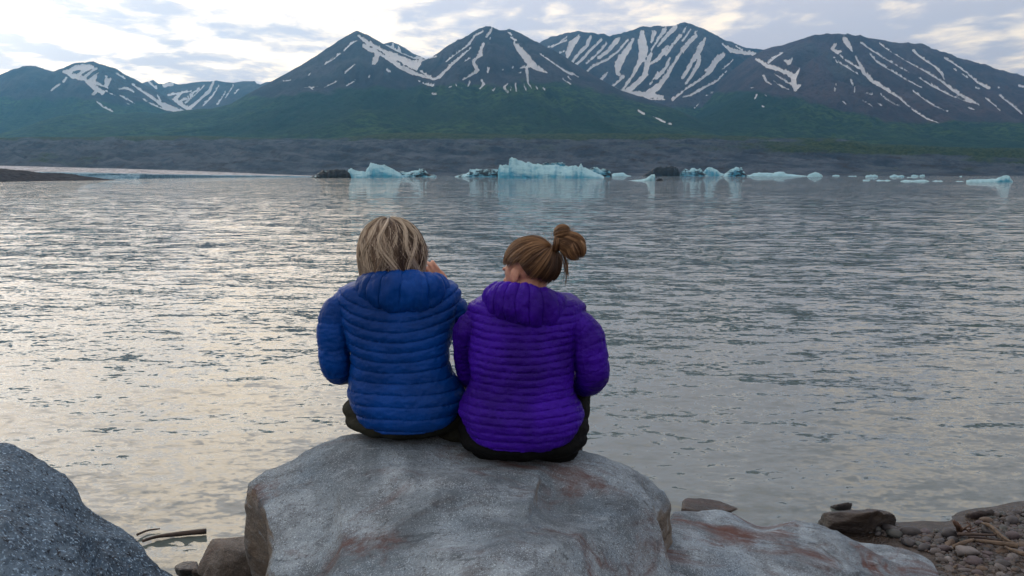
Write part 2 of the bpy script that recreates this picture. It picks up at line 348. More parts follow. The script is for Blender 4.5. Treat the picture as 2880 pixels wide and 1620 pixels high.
def mountain(name, key, label, sil, depth_near, depth_far, base_py, base_Y, x0, x1, rows, step=2.2, conc=1.5, rough=1.0, veg_py=None,
             veg_soft=26, red=0.0, seed=0.0, jag=1.0, rib=1.0, lean=0.0):
    sx, sy = poly(sil)
    near_ = lambda Y: 1150 + (Y - 1150) * 0.55
    depth_near, depth_far, base_Y = near_(depth_near), near_(depth_far), near_(base_Y)
    px = cols(x0, x1, step)
    py = np.interp(px, sx, sy)
    py = py + jag * (fbm(px / 26.0, seed, 1.0, 4) * 2.4 + fbm(px / 6.0, seed, 4.0, 2) * 0.8)
    h01 = np.clip((sy.max() - py) / (sy.max() - sy.min()), 0, 1)
    k = np.ones(41) / 41.0
    h01 = np.convolve(np.pad(h01, 20, mode='edge'), k, 'valid')
    Yr = depth_far + (depth_near - depth_far) * h01
    bpy_ = np.interp(px, *poly(base_py)); bY = base_Y + 25 * fbm(px / 200.0, seed + 5, 0, 2)
    xr, yr, zr = at_y(px, py, Yr); xb, yb, zb = at_y(px, bpy_, bY)
    s = np.linspace(0, 1, rows)[:, None] ** 1.05
    Y = yr + (yb - yr) * s; Z = zb + (zr - zb) * (1 - s) ** conc
    X = (xr / yr) * Y
    amp = np.clip((zr - zb), 20, None) * np.sin(np.pi * np.clip(s, 0, 1) ** 0.6) ** 0.9
    q = 1.0 / 270.0
    wob = fbm(X / 580.0, Y / 580.0, seed + 3, 2) * 165 + lean * Z
    ribs = ridged((X + wob) * q * 1.5, Y * q * 0.28, seed, 4, 0.55)
    Z = Z + amp * rough * (0.15 * rib * ribs + 0.06 * fbm(X * q, Y * q, seed + 9, 4))
    # back slope
    nb = 14
    sb = np.linspace(1, 0, nb, endpoint=False)[:, None]
    Yb2 = yr + sb * 350.0; Zb2 = zr - (zr + 60) * sb ** 0.9; Xb2 = xr + 0 * sb
    X = np.vstack([Xb2, X]); Y = np.vstack([Yb2, Y]); Z = np.vstack([Zb2, Z])
    R, C = X.shape
    # the crest keeps its outline: nothing on the front face may rise above it
    upx, upy = project(X, Y, Z)
    m = snow_mask(key)
    sn = sample(m, upx, upy); sn[:nb] = sn[nb:nb + 1]
    Z2 = Z - sstep(sn, 0.2, 0.8) * 9.0 * (np.arange(R)[:, None] > nb + 2)
    vg = np.zeros_like(X)
    if veg_py is not None:
        lim = np.interp(upx, *poly(veg_py)) + 26 * fbm(upx / 90.0, upy / 60.0, seed + 2, 3)
        vg = sstep(upy, lim - veg_soft, lim + veg_soft)
    rd = np.clip(red + 0.5 * fbm(X / 320.0, Y / 450.0, seed + 7, 3), 0, 1) if red > 0 else np.zeros_like(X)
    sc = sstep(fbm(X / 170.0, Y / 450.0, seed + 13, 3), 0.22, 0.5) * (1 - vg)
    att = np.stack([sn, vg, rd * (1 - 0.3 * vg), sc], -1).reshape(-1, 4)
    o = mesh_obj(name, np.stack([X, Y, Z2], -1).reshape(-1, 3), grid_faces(R, C), MAT_MTN, attrs={'cover': att})
    return tag(o, label, None, None, 'structure')

mountain('mountain_range', 'B', 'distant jagged snow streaked range in the gap between left mountains',
         [(280,240),(330,222),(365,206),(385,202),(400,212),(412,213),(425,208),(450,213),(480,210),(510,206),(545,204),(580,208),(600,206),(612,204),(640,204),(646,211),(655,213),(670,207),(690,205),(720,214),(800,250)],
         5500, 5300, [(200,330),(900,330)], 3800, 300, 900, 70, seed=21.0, rough=0.8)
mountain('mountain', 'A', 'hazy blue mountain with snow patches at far left',
         [(-1500,150),(-1100,215),(-800,180),(-500,240),(-300,215),(-160,240),(-60,205),(0,188),(30,178),(65,168),(90,169),(110,176),(135,182),(160,174),(180,166),(200,161),(235,159),(250,163),(270,171),(290,176),(310,188),(340,203),(380,224),(420,248),(470,279),(540,320)],
         4300, 4600, [(-200,372),(600,372)], 2700, -1600, 600, 130, seed=3.0, veg_py=[(-200,240),(250,255),(500,275)], veg_soft=40)
mountain('mountain_ridge', 'M', 'small dark ridge with snow behind the saddle of the twin peaks',
         [(900,130),(930,118),(965,110),(985,105),(1005,113),(1020,121),(1040,135),(1060,143),(1100,165)],
         4600, 4500, [(880,240),(1120,240)], 4000, 985, 1250, 50, seed=31.0, rough=0.5)
mountain('snowy_mountain', 'E', 'tall back mountain striped with many long snow gullies',
         [(1300,150),(1340,122),(1370,107),(1410,92),(1435,84),(1455,77),(1475,82),(1490,81),(1505,86),(1520,84),(1533,91),(1560,86),(1590,77),(1620,72),(1650,67),(1690,66),(1705,61),(1720,56),(1735,63),(1760,70),(1775,75),(1790,83),(1820,102),(1850,114),(1880,124),(1910,129),(1940,131),(1990,150),(2080,200)],
         4900, 5200, [(1250,330),(2100,330)], 3400, 1440, 2340, 150, seed=11.0, rough=1.1, jag=1.5, veg_py=[(1300,280),(2100,270)], lean=0.9)
mountain('mountain', 'F', 'broad reddish mountain with diagonal snow streaks at right',
         [(1600,345),(1680,318),(1730,285),(1780,240),(1830,190),(1880,150),(1920,128),(1960,118),(2000,107),(2030,99),(2050,92),(2056,95),(2080,89),(2110,86),(2130,90),(2170,95),(2210,101),(2260,109),(2300,114),(2315,113),(2345,124),(2390,142),(2420,150),(2450,160),(2510,175),(2576,195),(2700,240),(2850,290),(3100,250),(3400,300),(3800,230)],
         4100, 4500, [(1700,372),(2850,380)], 1700, 1800, 4300, 170, seed=17.0, red=0.55, veg_py=[(1600,225),(1950,238),(2050,252),(2120,285),(2300,305),(2450,300),(2700,320)], veg_soft=34, lean=-1.0)
mountain('twin_peak_mountain', 'C', 'green footed twin peaked mountain with snow gullies in the middle',
         [(-1500,392),(-900,378),(-500,390),(-180,385),(-80,360),(0,337),(50,325),(100,306),(150,293),(200,287),(240,285),(300,287),(340,283),(375,285),(400,287),(440,281),(470,278),(530,275),(580,262),(620,240),(680,209),(760,164),(830,120),(870,92),(888,83),(898,78),(925,88),(960,109),(1000,132),(1040,150),(1070,153),(1090,143),(1130,119),(1180,90),(1205,75),(1222,67),(1235,69),(1255,77),(1272,76),(1280,73),(1310,85),(1350,109),(1400,135),(1450,166),(1500,199),(1560,227),(1620,247),(1690,272),(1760,300),(1850,335)],
         3600, 2600, [(-200,392),(600,382),(1000,368),(1900,368)], 1250, -1600, 2060, 190, seed=5.0, veg_py=[(-200,200),(600,235),(680,238),(800,235),(950,215),(1080,215),(1220,215),(1400,205),(1550,235),(1650,262),(1900,330)], veg_soft=34, conc=1.7, lean=0.0, jag=0.7)

# far shore: eroded moraine bank
def shore_bank():
    b = MB('moraine_bank')
    _, veg, _, _ = b.attr('cover')
    p = b.pos(); n1 = b.noise(p, 0.03, 8, 0.68); n2 = b.noise(p, 0.15, 5, 0.65); n3 = b.noise(b.pos((1, 0.4, 3.0), rot=(0, 0, 0.6)), 0.05, 7, 0.66)
    grey = b.mix(b.rng(n1, 0.35, 0.65), (0.024, 0.038, 0.058), (0.080, 0.100, 0.128))
    grey = b.mix(b.rng(n3, 0.5, 0.68), grey, (0.034, 0.036, 0.042))
    gr = b.mix(b.rng(n2, 0.4, 0.6), (0.014, 0.034, 0.018), (0.042, 0.062, 0.028))
    vv = b.rng(b.math('ADD', veg, b.math('MULTIPLY', b.math('SUBTRACT', n1, 0.5), 1.3)), 0.35, 0.7)
    c = b.mix(vv, grey, gr)
    c = b.mix(b.rng(b.voro(p, 0.25), 0.0, 0.12, 0.5, 0.0), c, (0.11, 0.105, 0.105))
    h = b.math('ADD', n3, b.math('MULTIPLY', n2, 0.5))
    mat = b.done(c, 0.95, b.bump(h, 0.8, 7.0), spec=0.05)
    px = cols(-1700, 4500, 3.0)
    top = np.interp(px, *poly([(-240,352),(0,348),(100,345),(300,346),(600,347),(850,346),(930,340),(1000,336),(1300,338),(1700,338),(1900,345),(2100,350),(2200,364),(2400,370),(2800,374)]))
    top = top + fbm(px / 60.0, 2.2, 0, 4) * 4.0 + fbm(px / 330.0, 7.2, 0, 2) * 9.0
    rows = 110
    s = np.linspace(0, 1, rows)[:, None]
    Yt, Yb = 1150.0, 690.0 + 0 * px
    xt, yt, zt = at_y(px, top, Yt)
    Yb = np.interp(px, [-1700, -260, 500, 900, 1300, 3100, 4500], [520, 600, 640, 690, 700, 620, 500])
    Y = yt + (Yb - yt) * s
    prof = np.interp(s, [0, 0.03, 0.30, 0.42, 0.50, 0.85, 0.93, 1.0], [1.0, 0.985, 0.70, 0.60, 0.56, 0.10, 0.03, -0.02])
    Z = -1.0 + (zt + 1.0) * prof; X = (xt / yt) * Y
    amp = np.sin(np.pi * s) ** 0.8
    wob = 40 * fbm(X / 120.0, Y / 120.0, 1, 2)
    Z = Z + amp * (8.5 * ridged((X + wob + (Y - 700) * 0.9) / 30.0, Y / 190.0, 2.0, 4, 0.55) + 2.6 * fbm(X / 60.0, Y / 40.0, 5.0, 4))
    Z[-1] = -2.0
    back = 4
    sb = np.linspace(1, 0, back, endpoint=False)[:, None]
    Xk = xt * (1 + 0.5 * sb); Yk = yt * (1 + 0.5 * sb); Zk = zt + 0 * sb - 5 * sb
    X = np.vstack([Xk, X]); Y = np.vstack([Yk, Y]); Z = np.vstack([Zk, Z])
    upx, upy = project(X, Y, Z)
    band = sstep(upy, 392, 402) * (1 - sstep(upy, 424, 440)) * sstep(upx, 950, 1400) * 0.45
    vg = np.clip(band + sstep(upx, 1900, 2500) * 0.45 * sstep(upy, 388, 398) + 0.55 * sstep(fbm(X / 150.0, Y / 90.0, 4, 3), 0.10, 0.4) - 0.1 + sstep(398 + 14 * fbm(upx / 70.0, upy / 30.0, 3.0, 3) - upy, 0, 12), 0, 1)
    att = np.stack([vg * 0, vg, vg * 0, vg * 0 + 1], -1).reshape(-1, 4)
    tag(mesh_obj('shore_bank', np.stack([X, Y, Z], -1).reshape(-1, 3), grid_faces(*X.shape), mat, attrs={'cover': att}), 'grey brown eroded gravel bank along the far shore', None, None, 'structure')
shore_bank()

# glacier tongue and the dark gravel hill in front of it, far left
def glacier():
    b = MB('glacier_ice')
    p = b.pos(); n1 = b.noise(b.pos((1, 0.35, 1)), 0.25, 7, 0.7); n2 = b.noise(p, 0.9, 6, 0.65)
    _, blue, dirt, _ = b.attr('cover')
    top = b.mix(b.rng(n1, 0.40, 0.62), (0.10, 0.11, 0.13), (0.46, 0.49, 0.55))
    face = b.mix(b.rng(n2, 0.35, 0.65), (0.07, 0.19, 0.29), (0.19, 0.38, 0.50))
    c = b.mix(blue, top, face); c = b.mix(b.math('MULTIPLY', dirt, b.rng(n2, 0.4, 0.6)), c, (0.12, 0.11, 0.11))
    mat = b.done(c, 0.6, b.bump(b.math('ADD', n1, n2), 0.9, 1.2))
    px = cols(-1500, 1100, 3.0)
    top = np.interp(px, [-260, 0, 200, 400, 600, 760, 900, 1100], [462, 466, 471, 476, 483, 490, 495, 497.0])
    lip = np.interp(px, [-260, 0, 250, 450, 700, 820, 1100], [486, 487, 490, 493.5, 495, 496, 497.5])
    s = np.linspace(0, 1, 60)[:, None]
    Yt = np.interp(px, [-260, 1100], [620, 660]); Yl = np.interp(px, [-260, 400, 1100], [270, 300, 560.0])
    xt, yt, zt = at_y(px, top, Yt); xl, yl, zl = at_y(px, lip, Yl)
    Y = yt + (yl - yt) * s; Z = zt + (zl - zt) * s ** 0.8; X = (xt / yt) * Y
    crev = ridged(X / 14.0, Y / 30.0, 3, 4, 0.6)
    Z = Z + 0.45 * crev * np.clip(4 * s, 0, 1) * (zt / 6.0 + 0.4)
    face = np.linspace(0, 1, 10)[1:, None]
    Yf = Y[-1] - 6 * face - 3 * fbm(X[-1] / 10.0, face * 2, 1, 3); Zf = Z[-1] + (-1.0 - Z[-1]) * face; Xf = X[-1] + 0 * face
    X = np.vstack([X, Xf]); Y = np.vstack([Y, Yf]); Z = np.vstack([Z, Zf])
    blue = np.zeros_like(X); blue[58:] = 1; blue[54:58] = 0.5
    dirt = sstep(fbm(X / 60.0, Y / 25.0, 6, 3), 0.0, 0.4) * 0.8
    tag(mesh_obj('glacier', np.stack([X, Y, Z], -1).reshape(-1, 3), grid_faces(*X.shape), mat, attrs={'cover': np.stack([blue * 0, blue, dirt * (1 - blue), blue * 0], -1).reshape(-1, 4)}),
        'low grey white glacier tongue with a blue front at far left', None, None, 'structure')
    b = MB('wet_gravel'); p = b.pos(); n = b.noise(p, 0.5, 7, 0.65)
    mat = b.done(b.mix(b.rng(n, 0.35, 0.65), (0.022, 0.027, 0.036), (0.055, 0.060, 0.072)), 0.95, b.bump(n, 0.8, 1.0), spec=0.03)
    px = cols(-1500, 372, 3.0)
    top = np.interp(px, [-300, 0, 40, 100, 130, 180, 215, 260, 320, 372], [470, 474, 477, 482, 487, 488, 489, 497, 504, 507.5]) + fbm(px / 30.0, 4, 0, 3) * 1.5
    bot = np.interp(px, [-300, 0, 200, 372], [512, 511, 508.5, 507.3])
    Yb = CAM_H * FPX / (bot - 489); xs = (px - CX) / FPX
    s = np.linspace(-1, 1, 41)[:, None]
    zt = CAM_H + (489 - top) / FPX * (Yb + 22)
    Y = Yb + 22 + 22 * s; X = xs * Y
    Z = (zt + 0.6) * (1 - np.abs(s) ** 1.6) - 0.6 + 0.35 * fbm(X / 6.0, Y / 6.0, 2, 4) * (1 - s ** 2) * np.clip(zt, 0.1, 2)
    tag(mesh_obj('gravel_hill', np.stack([X, Y, Z], -1).reshape(-1, 3), grid_faces(*X.shape), mat), 'low dark gravel hill in front of the glacier', None, None, 'structure')
glacier()

# ------------------------------------------------------------------ lake
def lake():
    b = MB('glacial_lake_water')
    g = b.nd('ShaderNodeNewGeometry')
    dist = b.nd('ShaderNodeVectorMath', operation='LENGTH'); b.L.new(g.outputs['Position'], dist.inputs[0])
    d = dist.outputs['Value']
    # wave slopes straight from vector noise (three sizes of ripple), rougher in gusts
    def slope(sc, scale, rot, det, amp):
        c = b.noise(b.pos(sc, rot=(0, 0, rot)), scale, det, 0.55, 0.35, col=True)
        v = b.nd('ShaderNodeVectorMath', operation='SUBTRACT'); b.L.new(c, v.inputs[0]); v.inputs[1].default_value = (0.5, 0.5, 0.5)
        w = b.nd('ShaderNodeVectorMath', operation='MULTIPLY'); b.L.new(v.outputs[0], w.inputs[0])
        if isinstance(amp, (int, float)): w.inputs[1].default_value = (amp * 0.75, amp, 0)
        else:
            k = b.nd('ShaderNodeCombineXYZ'); b.put(k.inputs[0], b.math('MULTIPLY', amp, 0.75)); b.put(k.inputs[1], amp); b.L.new(k.outputs[0], w.inputs[1])
        return w.outputs[0]
    gust = b.rng(b.noise(b.pos((0.35, 1.0, 1.0)), 0.045, 4, 0.5), 0.3, 0.7, 0.55, 1.25)
    far = b.rng(d, 4, 26, 0.20, 0.44); mid = b.rng(d, 3, 14, 0.48, 0.62)
    s = slope((0.42, 1.35, 1.0), 1.5, 0.08, 4, b.math('MULTIPLY', far, gust))
    s2 = slope((0.5, 1.5, 1.0), 5.0, -0.10, 3, b.math('MULTIPLY', mid, gust)); s3 = slope((0.8, 1.4, 1.0), 16.0, 0.2, 2, 0.40)
    def vadd(x, y):
        n = b.nd('ShaderNodeVectorMath', operation='ADD'); b.L.new(x, n.inputs[0]); b.L.new(y, n.inputs[1]); return n.outputs[0]
    nn = b.nd('ShaderNodeVectorMath', operation='NORMALIZE'); b.L.new(vadd(vadd(vadd(g.outputs['Normal'], s), s2), s3), nn.inputs[0])
    bm = nn.outputs[0]
    silt = b.noise(b.pos((0.3, 1.0, 1.0)), 0.6, 4, 0.5)
    c = b.mix(silt, (0.078, 0.104, 0.104), (0.118, 0.146, 0.142))
    mat = b.done(c, 0.025, bm, **{'IOR': 1.5})
    # fan of rows whose spacing grows with distance: real wave relief close by
    rr = [2.2]
    while rr[-1] < 60: rr.append(rr[-1] * 1.0055)
    while rr[-1] < 1100: rr.append(rr[-1] * 1.06)
    rr = np.array(rr)[:, None]
    a = np.concatenate([np.linspace(-2.2, -0.82, 40), np.linspace(-0.8, 0.8, 580), np.linspace(0.82, 2.2, 40)])[None, :]
    X = a * rr; Y = rr + 0 * a
    Z = np.zeros_like(X)
    rs = np.random.RandomState(3)
    gusts = [0.7 + 0.9 * fbm(X / 6.0 + 7 * q, Y / 9.0, q * 1.7, 2) for q in range(3)]
    warp = [perlin(X / (0.5 + 1.1 * q), Y / (0.8 + 1.4 * q), 5 + q * 1.3) for q in range(3)]
    for i in range(40):
        lam = 0.15 * (3.0 / 0.15) ** (i / 39.0)
        th = rs.normal(0.12, 0.40)                 # waves run towards the shore, crests roughly across the view
        kx, ky = math.sin(th) * 2 * math.pi / lam, math.cos(th) * 2 * math.pi / lam
        amp = 0.0034 * lam ** 0.85 * rs.uniform(0.6, 1.3) * (0.42 if lam < 0.7 else 0.28)
        res = sstep(lam / (rr * 0.0055), 2.5, 6.0)
        wv = np.sin(kx * X + ky * Y + rs.uniform(0, 6.28) + 1.5 * warp[min(i // 14, 2)])
        Z += amp * res * gusts[i % 3] * (wv + 0.35 * wv * np.abs(wv))
    tag(mesh_obj('lake', np.stack([X, Y, Z], -1).reshape(-1, 3), grid_faces(*X.shape), mat), 'rippled silvery grey glacial lake', None, None, 'structure')
lake()

# ------------------------------------------------------------------ shore ground
def shore_y(x): return np.interp(x, [-6, -1.8, -1.0, 0.5, 1.6, 2.2, 2.8, 3.4, 8], [2.5, 2.75, 3.1, 3.5, 3.82, 3.98, 4.18, 4.35, 5.6])
def ground_z(x, y):
    x = np.asarray(x, float); y = np.asarray(y, float)
    d = shore_y(x) - y
    z = np.where(d > 0, 0.10 * d, 0.16 * d)
    z = z + 0.012 * fbm(x * 2.0, y * 2.0, 1.0, 3)
    return np.clip(z, -5, 0.6)
def ground():
    b = MB('wet_sand_gravel'); p = b.pos()
    n = b.noise(p, 14, 6, 0.65); n2 = b.noise(p, 90, 4, 0.6); v = b.voro(p, 70)
    c = b.mix(b.rng(n, 0.35, 0.65), (0.024, 0.019, 0.016), (0.052, 0.041, 0.034))
    c = b.mix(b.rng(n2, 0.60, 0.75), c, (0.09, 0.08, 0.075))
    hgt = b.nd('ShaderNodeSeparateXYZ'); b.L.new(b.nd('ShaderNodeNewGeometry').outputs['Position'], hgt.inputs[0])
    wet = b.rng(hgt.outputs[2], 0.015, 0.07, 0.25, 0.9)
    mat = b.done(c, wet, b.bump(b.math('ADD', n2, v), 0.7, 0.012))
    ax = np.concatenate([[-6000, -1500, -300, -60, -20, -9], np.linspace(-6, 8, 300), [10, 20, 60, 300, 1500, 6000]])
    ay = np.concatenate([[-50, -30, -12, -5], np.linspace(-2, 7, 200), [8, 10, 16, 40, 200, 900, 2500, 4200]])
    X, Y = np.meshgrid(ax, ay); Z = ground_z(X, Y)
    tag(mesh_obj('ground', np.stack([X, Y, Z], -1).reshape(-1, 3), grid_faces(*X.shape)[:, ::-1], mat), 'wet dark sand and gravel of the near shore', None, None, 'structure')
ground()

# ------------------------------------------------------------------ rocks
def ico(sub):
    bm = bmesh.new(); bmesh.ops.create_icosphere(bm, subdivisions=sub, radius=1.0)
    v = np.array([x.co[:] for x in bm.verts]); f = np.array([[q.index for q in x.verts] for x in bm.faces]); bm.free(); return v, f
ICO = {k: ico(k) for k in (2, 3, 4, 5, 7)}
ICO[8] = None
def hull_planes(pts):
    bm = bmesh.new()
    for p in pts: bm.verts.new(p)
    bmesh.ops.convex_hull(bm, input=bm.verts[:]); bm.normal_update()
    c = sum((Vector(p) for p in pts), Vector()) / len(pts)
    P = []
    for f in bm.faces:
        n = f.normal.copy(); h = n.dot(f.calc_center_median() - c)
        if h < 0: n, h = -n, -h
        P.append((n.x, n.y, n.z, max(h, 0.004)))
    bm.free(); return np.array(P), np.array(c)
def rock_verts(pts, sub=7, p=16, noise=((1.0, 0.03, 4),), ridge=(), seed=0.0, strata=None):
    if ICO.get(sub) is None: ICO[sub] = ico(sub)
    d, f = ICO[sub]
    P, c = hull_planes(pts)
    q = np.clip(d @ P[:, :3].T, 0, None) / P[:, 3]
    r = (q ** p).sum(1) ** (-1.0 / p)
    v = c + d * r[:, None]
    disp = np.zeros(len(v))
    for fr, am, oc in noise: disp += am * fbm(v[:, 0] * fr + seed, v[:, 1] * fr, v[:, 2] * fr + seed, oc)
    for fr, am, oc in ridge: disp += am * (ridged(v[:, 0] * fr + seed, v[:, 1] * fr * 0.6, v[:, 2] * fr * 1.6, oc) - 0.3)
    if strata:
        ax, fr, am = strata; t = v @ np.array(ax) * fr + 0.8 * fbm(v[:, 0] * 2, v[:, 1] * 2, v[:, 2] * 2, 3)
        disp += am * (np.abs((t % 1.0) - 0.5) * 2 - 0.5)
    v = v + d * disp[:, None]
    return v, f
def rock_mat(name, lo, hi, speck=0.35, rust=0.0, beige=0.0, grain=110.0, stain=0.3, rough=0.85, bumpd=0.006, wetline=None, dark=(0.03, 0.031, 0.038), stretch=(1, 1, 1), cracks=0.0):
    b = MB(name); p = b.pos(stretch)
    n1 = b.noise(p, 2.2, 7, 0.6, 0.4); n2 = b.noise(p, 9, 7, 0.65); g = b.noise(p, grain, 3, 0.7); g2 = b.noise(p, grain * 2.3, 2, 0.6); n4 = b.noise(p, 28, 5, 0.65)
    c = b.mix(b.rng(n1, 0.32, 0.68), lo, hi)
    c = b.mix(b.rng(n2, 0.42, 0.66, 0, stain), c, dark)
    c = b.mix(b.rng(g, 0.53, 0.66, 0, speck), c, dark)
    c = b.mix(b.rng(g2, 0.55, 0.68, 0, speck * 0.9), c, tuple(min(1, x * 2.1) for x in hi))
    if cracks: c = b.mix(b.rng(b.noise(b.pos((1, 1.3, 1)), 1.3, 6, 0.66, 0.8), 0.46, 0.62, 0, 0.55), c, tuple(x * 0.42 for x in lo))
    if rust:
        r = b.rng(b.noise(b.pos((1, 1.6, 1.5)), 1.5, 7, 0.70, 1.6), 0.50, 0.68, 0, rust)
        c = b.mix(r, c, b.mix(n2, (0.065, 0.030, 0.026), (0.125, 0.065, 0.058)))
    if beige:
        nr = b.nd('ShaderNodeSeparateXYZ'); b.L.new(b.nd('ShaderNodeNewGeometry').outputs['Normal'], nr.inputs[0])
        fz = b.math('MULTIPLY', b.rng(nr.outputs[2], 0.15, 0.6, beige, 0.0), b.rng(n1, 0.3, 0.55))
        c = b.mix(fz, c, b.mix(n2, (0.10, 0.083, 0.065), (0.19, 0.16, 0.125)))
    h = b.math('ADD', b.math('MULTIPLY', n2, 1.6), b.math('ADD', b.math('MULTIPLY', n4, 0.8), b.math('MULTIPLY', g, 0.35)))
    if cracks:
        wp = b.nd('ShaderNodeVectorMath', operation='ADD'); b.L.new(b.pos((1, 0.7, 1.4)), wp.inputs[0])
        ns = b.nd('ShaderNodeVectorMath', operation='SCALE'); b.L.new(b.noise(p, 3.0, 5, 0.6, col=True), ns.inputs[0]); ns.inputs['Scale'].default_value = 0.55; b.L.new(ns.outputs[0], wp.inputs[1])
        e = b.voro(wp.outputs[0], cracks, 'DISTANCE_TO_EDGE'); ck = b.math('MULTIPLY', b.rng(e, 0.0, 0.022, 1.0, 0.0), b.rng(n1, 0.42, 0.60))
        c = b.mix(b.math('MULTIPLY', ck, 0.22), c, (0.035, 0.026, 0.022)); h = b.math('SUBTRACT', h, b.math('MULTIPLY', ck, 0.5))
        vein = b.rng(b.noise(b.pos((0.5, 1.6, 2.6), rot=(0.1, 0.2, 0.5)), 3.2, 6, 0.7, 1.2), 0.56, 0.70, 0, 0.55); c = b.mix(vein, c, (0.075, 0.068, 0.075))
        fo = b.noise(b.pos((2.2, 15, 15), rot=(0.35, 0.25, 0.55)), 1.3, 6, 0.72, 0.5); h = b.math('ADD', h, b.math('MULTIPLY', fo, 1.5))
        c = b.mix(b.rng(fo, 0.58, 0.66, 0, 0.55), c, tuple(x * 0.30 for x in lo)); c = b.mix(b.rng(fo, 0.30, 0.42, 0.35, 0.0), c, tuple(min(1, x * 1.5) for x in hi))
    ro = rough
    if wetline is not None:
        z = b.nd('ShaderNodeSeparateXYZ'); b.L.new(b.nd('ShaderNodeNewGeometry').outputs['Position'], z.inputs[0])
        w = b.rng(b.math('ADD', z.outputs[2], b.math('MULTIPLY', n1, 0.12)), wetline, wetline + 0.10, 1.0, 0.0)
        c = b.mix(w, c, b.mix(0.62, c, (0.03, 0.027, 0.025))); ro = b.math('SUBTRACT', rough, b.math('MULTIPLY', w, 0.5))
    return b.done(c, ro, b.bump(h, 1.0, bumpd * 1.8), spec=0.35)
M_BOULDER = rock_mat('pale_boulder_stone', (0.135, 0.192, 0.250), (0.30, 0.375, 0.44), 0.6, 0.9, 0.9, 105, 0.5, cracks=1.3, wetline=0.02)
M_SLAB = rock_mat('pale_slab_stone', (0.130, 0.185, 0.245), (0.29, 0.365, 0.43), 0.6, 1.0, 0.15, 105, 0.55, cracks=1.1, wetline=0.0)
M_GRANITE = rock_mat('dark_granite', (0.045, 0.085, 0.135), (0.14, 0.21, 0.285), 1.0, 0.0, 0.0, 48, 0.45, bumpd=0.010, dark=(0.010, 0.014, 0.022))
M_WETROCK = rock_mat('wet_brown_rock', (0.022, 0.017, 0.014), (0.055, 0.042, 0.033), 0.3, 0.6, 0.0, 80, 0.5, rough=0.32, stretch=(1, 1, 3.0))
M_SLATE = rock_mat('wet_dark_slate', (0.022, 0.022, 0.026), (0.05, 0.048, 0.05), 0.15, 0.2, 0.0, 80, 0.3, rough=0.3)
M_SMALLROCK = rock_mat('tan_broken_rock', (0.09, 0.085, 0.08), (0.17, 0.155, 0.14), 0.45, 0.4, 0.2, 90, 0.4, wetline=0.02)

def rock(name, label, cat, pts, mat, group=None, fit=None, cuts=(), chips=0, chip_d=(0.008, 0.035), chip_r=(0.16, 0.40), keep=None, **k):
    v, f = rock_verts(pts, **k)
    rc = np.random.RandomState(len(label)); cc = v.mean(0)
    for _ in range(chips):
        # a flake broken off: everything beyond a tilted plane is pushed back onto it
        p0 = v[rc.randint(len(v))]
        if p0[2] < 0.02 or (keep is not None and keep(p0)): continue
        n = (p0 - cc) / np.linalg.norm(p0 - cc) + rc.normal(size=3) * 0.38; n /= np.linalg.norm(n)
        rad = rc.uniform(*chip_r); dist = np.linalg.norm(v - p0, axis=1); ix = np.where(dist < rad * 1.5)[0]; w = v[ix]
        near = np.exp(-(dist[ix] / rad) ** 4)
        dd = (w - p0) @ n + rc.uniform(*chip_d) + 0.006 * fbm(w[:, 0] * 7, w[:, 1] * 7, w[:, 2] * 7 + n[0], 2)
        v[ix] = w - (np.where(dd > 0, dd * 0.92, 0) * near)[:, None] * n
    for pt, n in cuts:
        n = np.array(n, float); n /= np.linalg.norm(n); dd = (v - np.array(pt)) @ n + 0.012 * fbm(v[:, 0] * 4, v[:, 1] * 4, v[:, 2] * 4 + n[0], 3)
        v = v - np.where(dd > 0, dd * 0.94, 0)[:, None] * n
    if fit: v = fit(v)
    base = v.mean(0); base[2] = v[:, 2].min()
    o = mesh_obj(name, v - base, f, mat, loc=base)
    return tag(o, label, cat, group)
Q = lambda px, py, z: tuple(VZ(px, py, z))
def down(pts, z, c, k=0.9):
    """lower ring: the given outline pulled towards its middle and dropped to height z"""
    return [(c[0] + (p[0] - c[0]) * k, c[1] + (p[1] - c[1]) * k, z) for p in pts]

# the big boulder the two people sit on: its top is worn level where they sit
def seat_fit(v):
    for (x, y, z, rx, ry) in ((-0.38, 2.80, 0.856, 0.30, 0.18), (0.04, 2.68, 0.818, 0.32, 0.18)):
        w = np.exp(-(((v[:, 0] - x) / rx) ** 2 + ((v[:, 1] - y) / ry) ** 2) ** 2) * (v[:, 2] > 0.55)
        v[:, 2] += w * (z - v[:, 2]) * 0.85
    return v
def plane3(A, B_, C_):
    A, B_, C_ = Vector(A), Vector(B_), Vector(C_); n = (B_ - A).cross(C_ - A).normalized(); return A, n
def out_of(pl, inside_pt):
    A, n = pl; return (A, n if (Vector(inside_pt) - A).dot(n) < 0 else -n)
_c = (-0.1, 2.4, 0.3)
B_CUTS = [((-0.985, 2.7, 0.5), (-1, -0.1, 0.10)),
          out_of(plane3(Q(684, 1396, 0.68), Q(1070, 1596, 0.73), (-0.72, 1.92, 0.10)), _c), out_of(plane3(Q(1000, 1590, 0.735), Q(1400, 1690, 0.765), (-0.25, 1.45, 0.30)), _c),
          out_of(plane3(Q(1945, 1400, 0.60), Q(1880, 1530, 0.56), (0.86, 2.45, 0.05)), _c), out_of(plane3(Q(1806, 1296, 0.745), Q(1868, 1336, 0.69), Q(1820, 1420, 0.70)), _c),
          out_of(plane3(Q(1868, 1336, 0.69), Q(1940, 1396, 0.60), Q(1850, 1470, 0.64)), _c), out_of(plane3(Q(700, 1336, 0.70), Q(960, 1224, 0.842), Q(900, 1420, 0.72)), _c)]
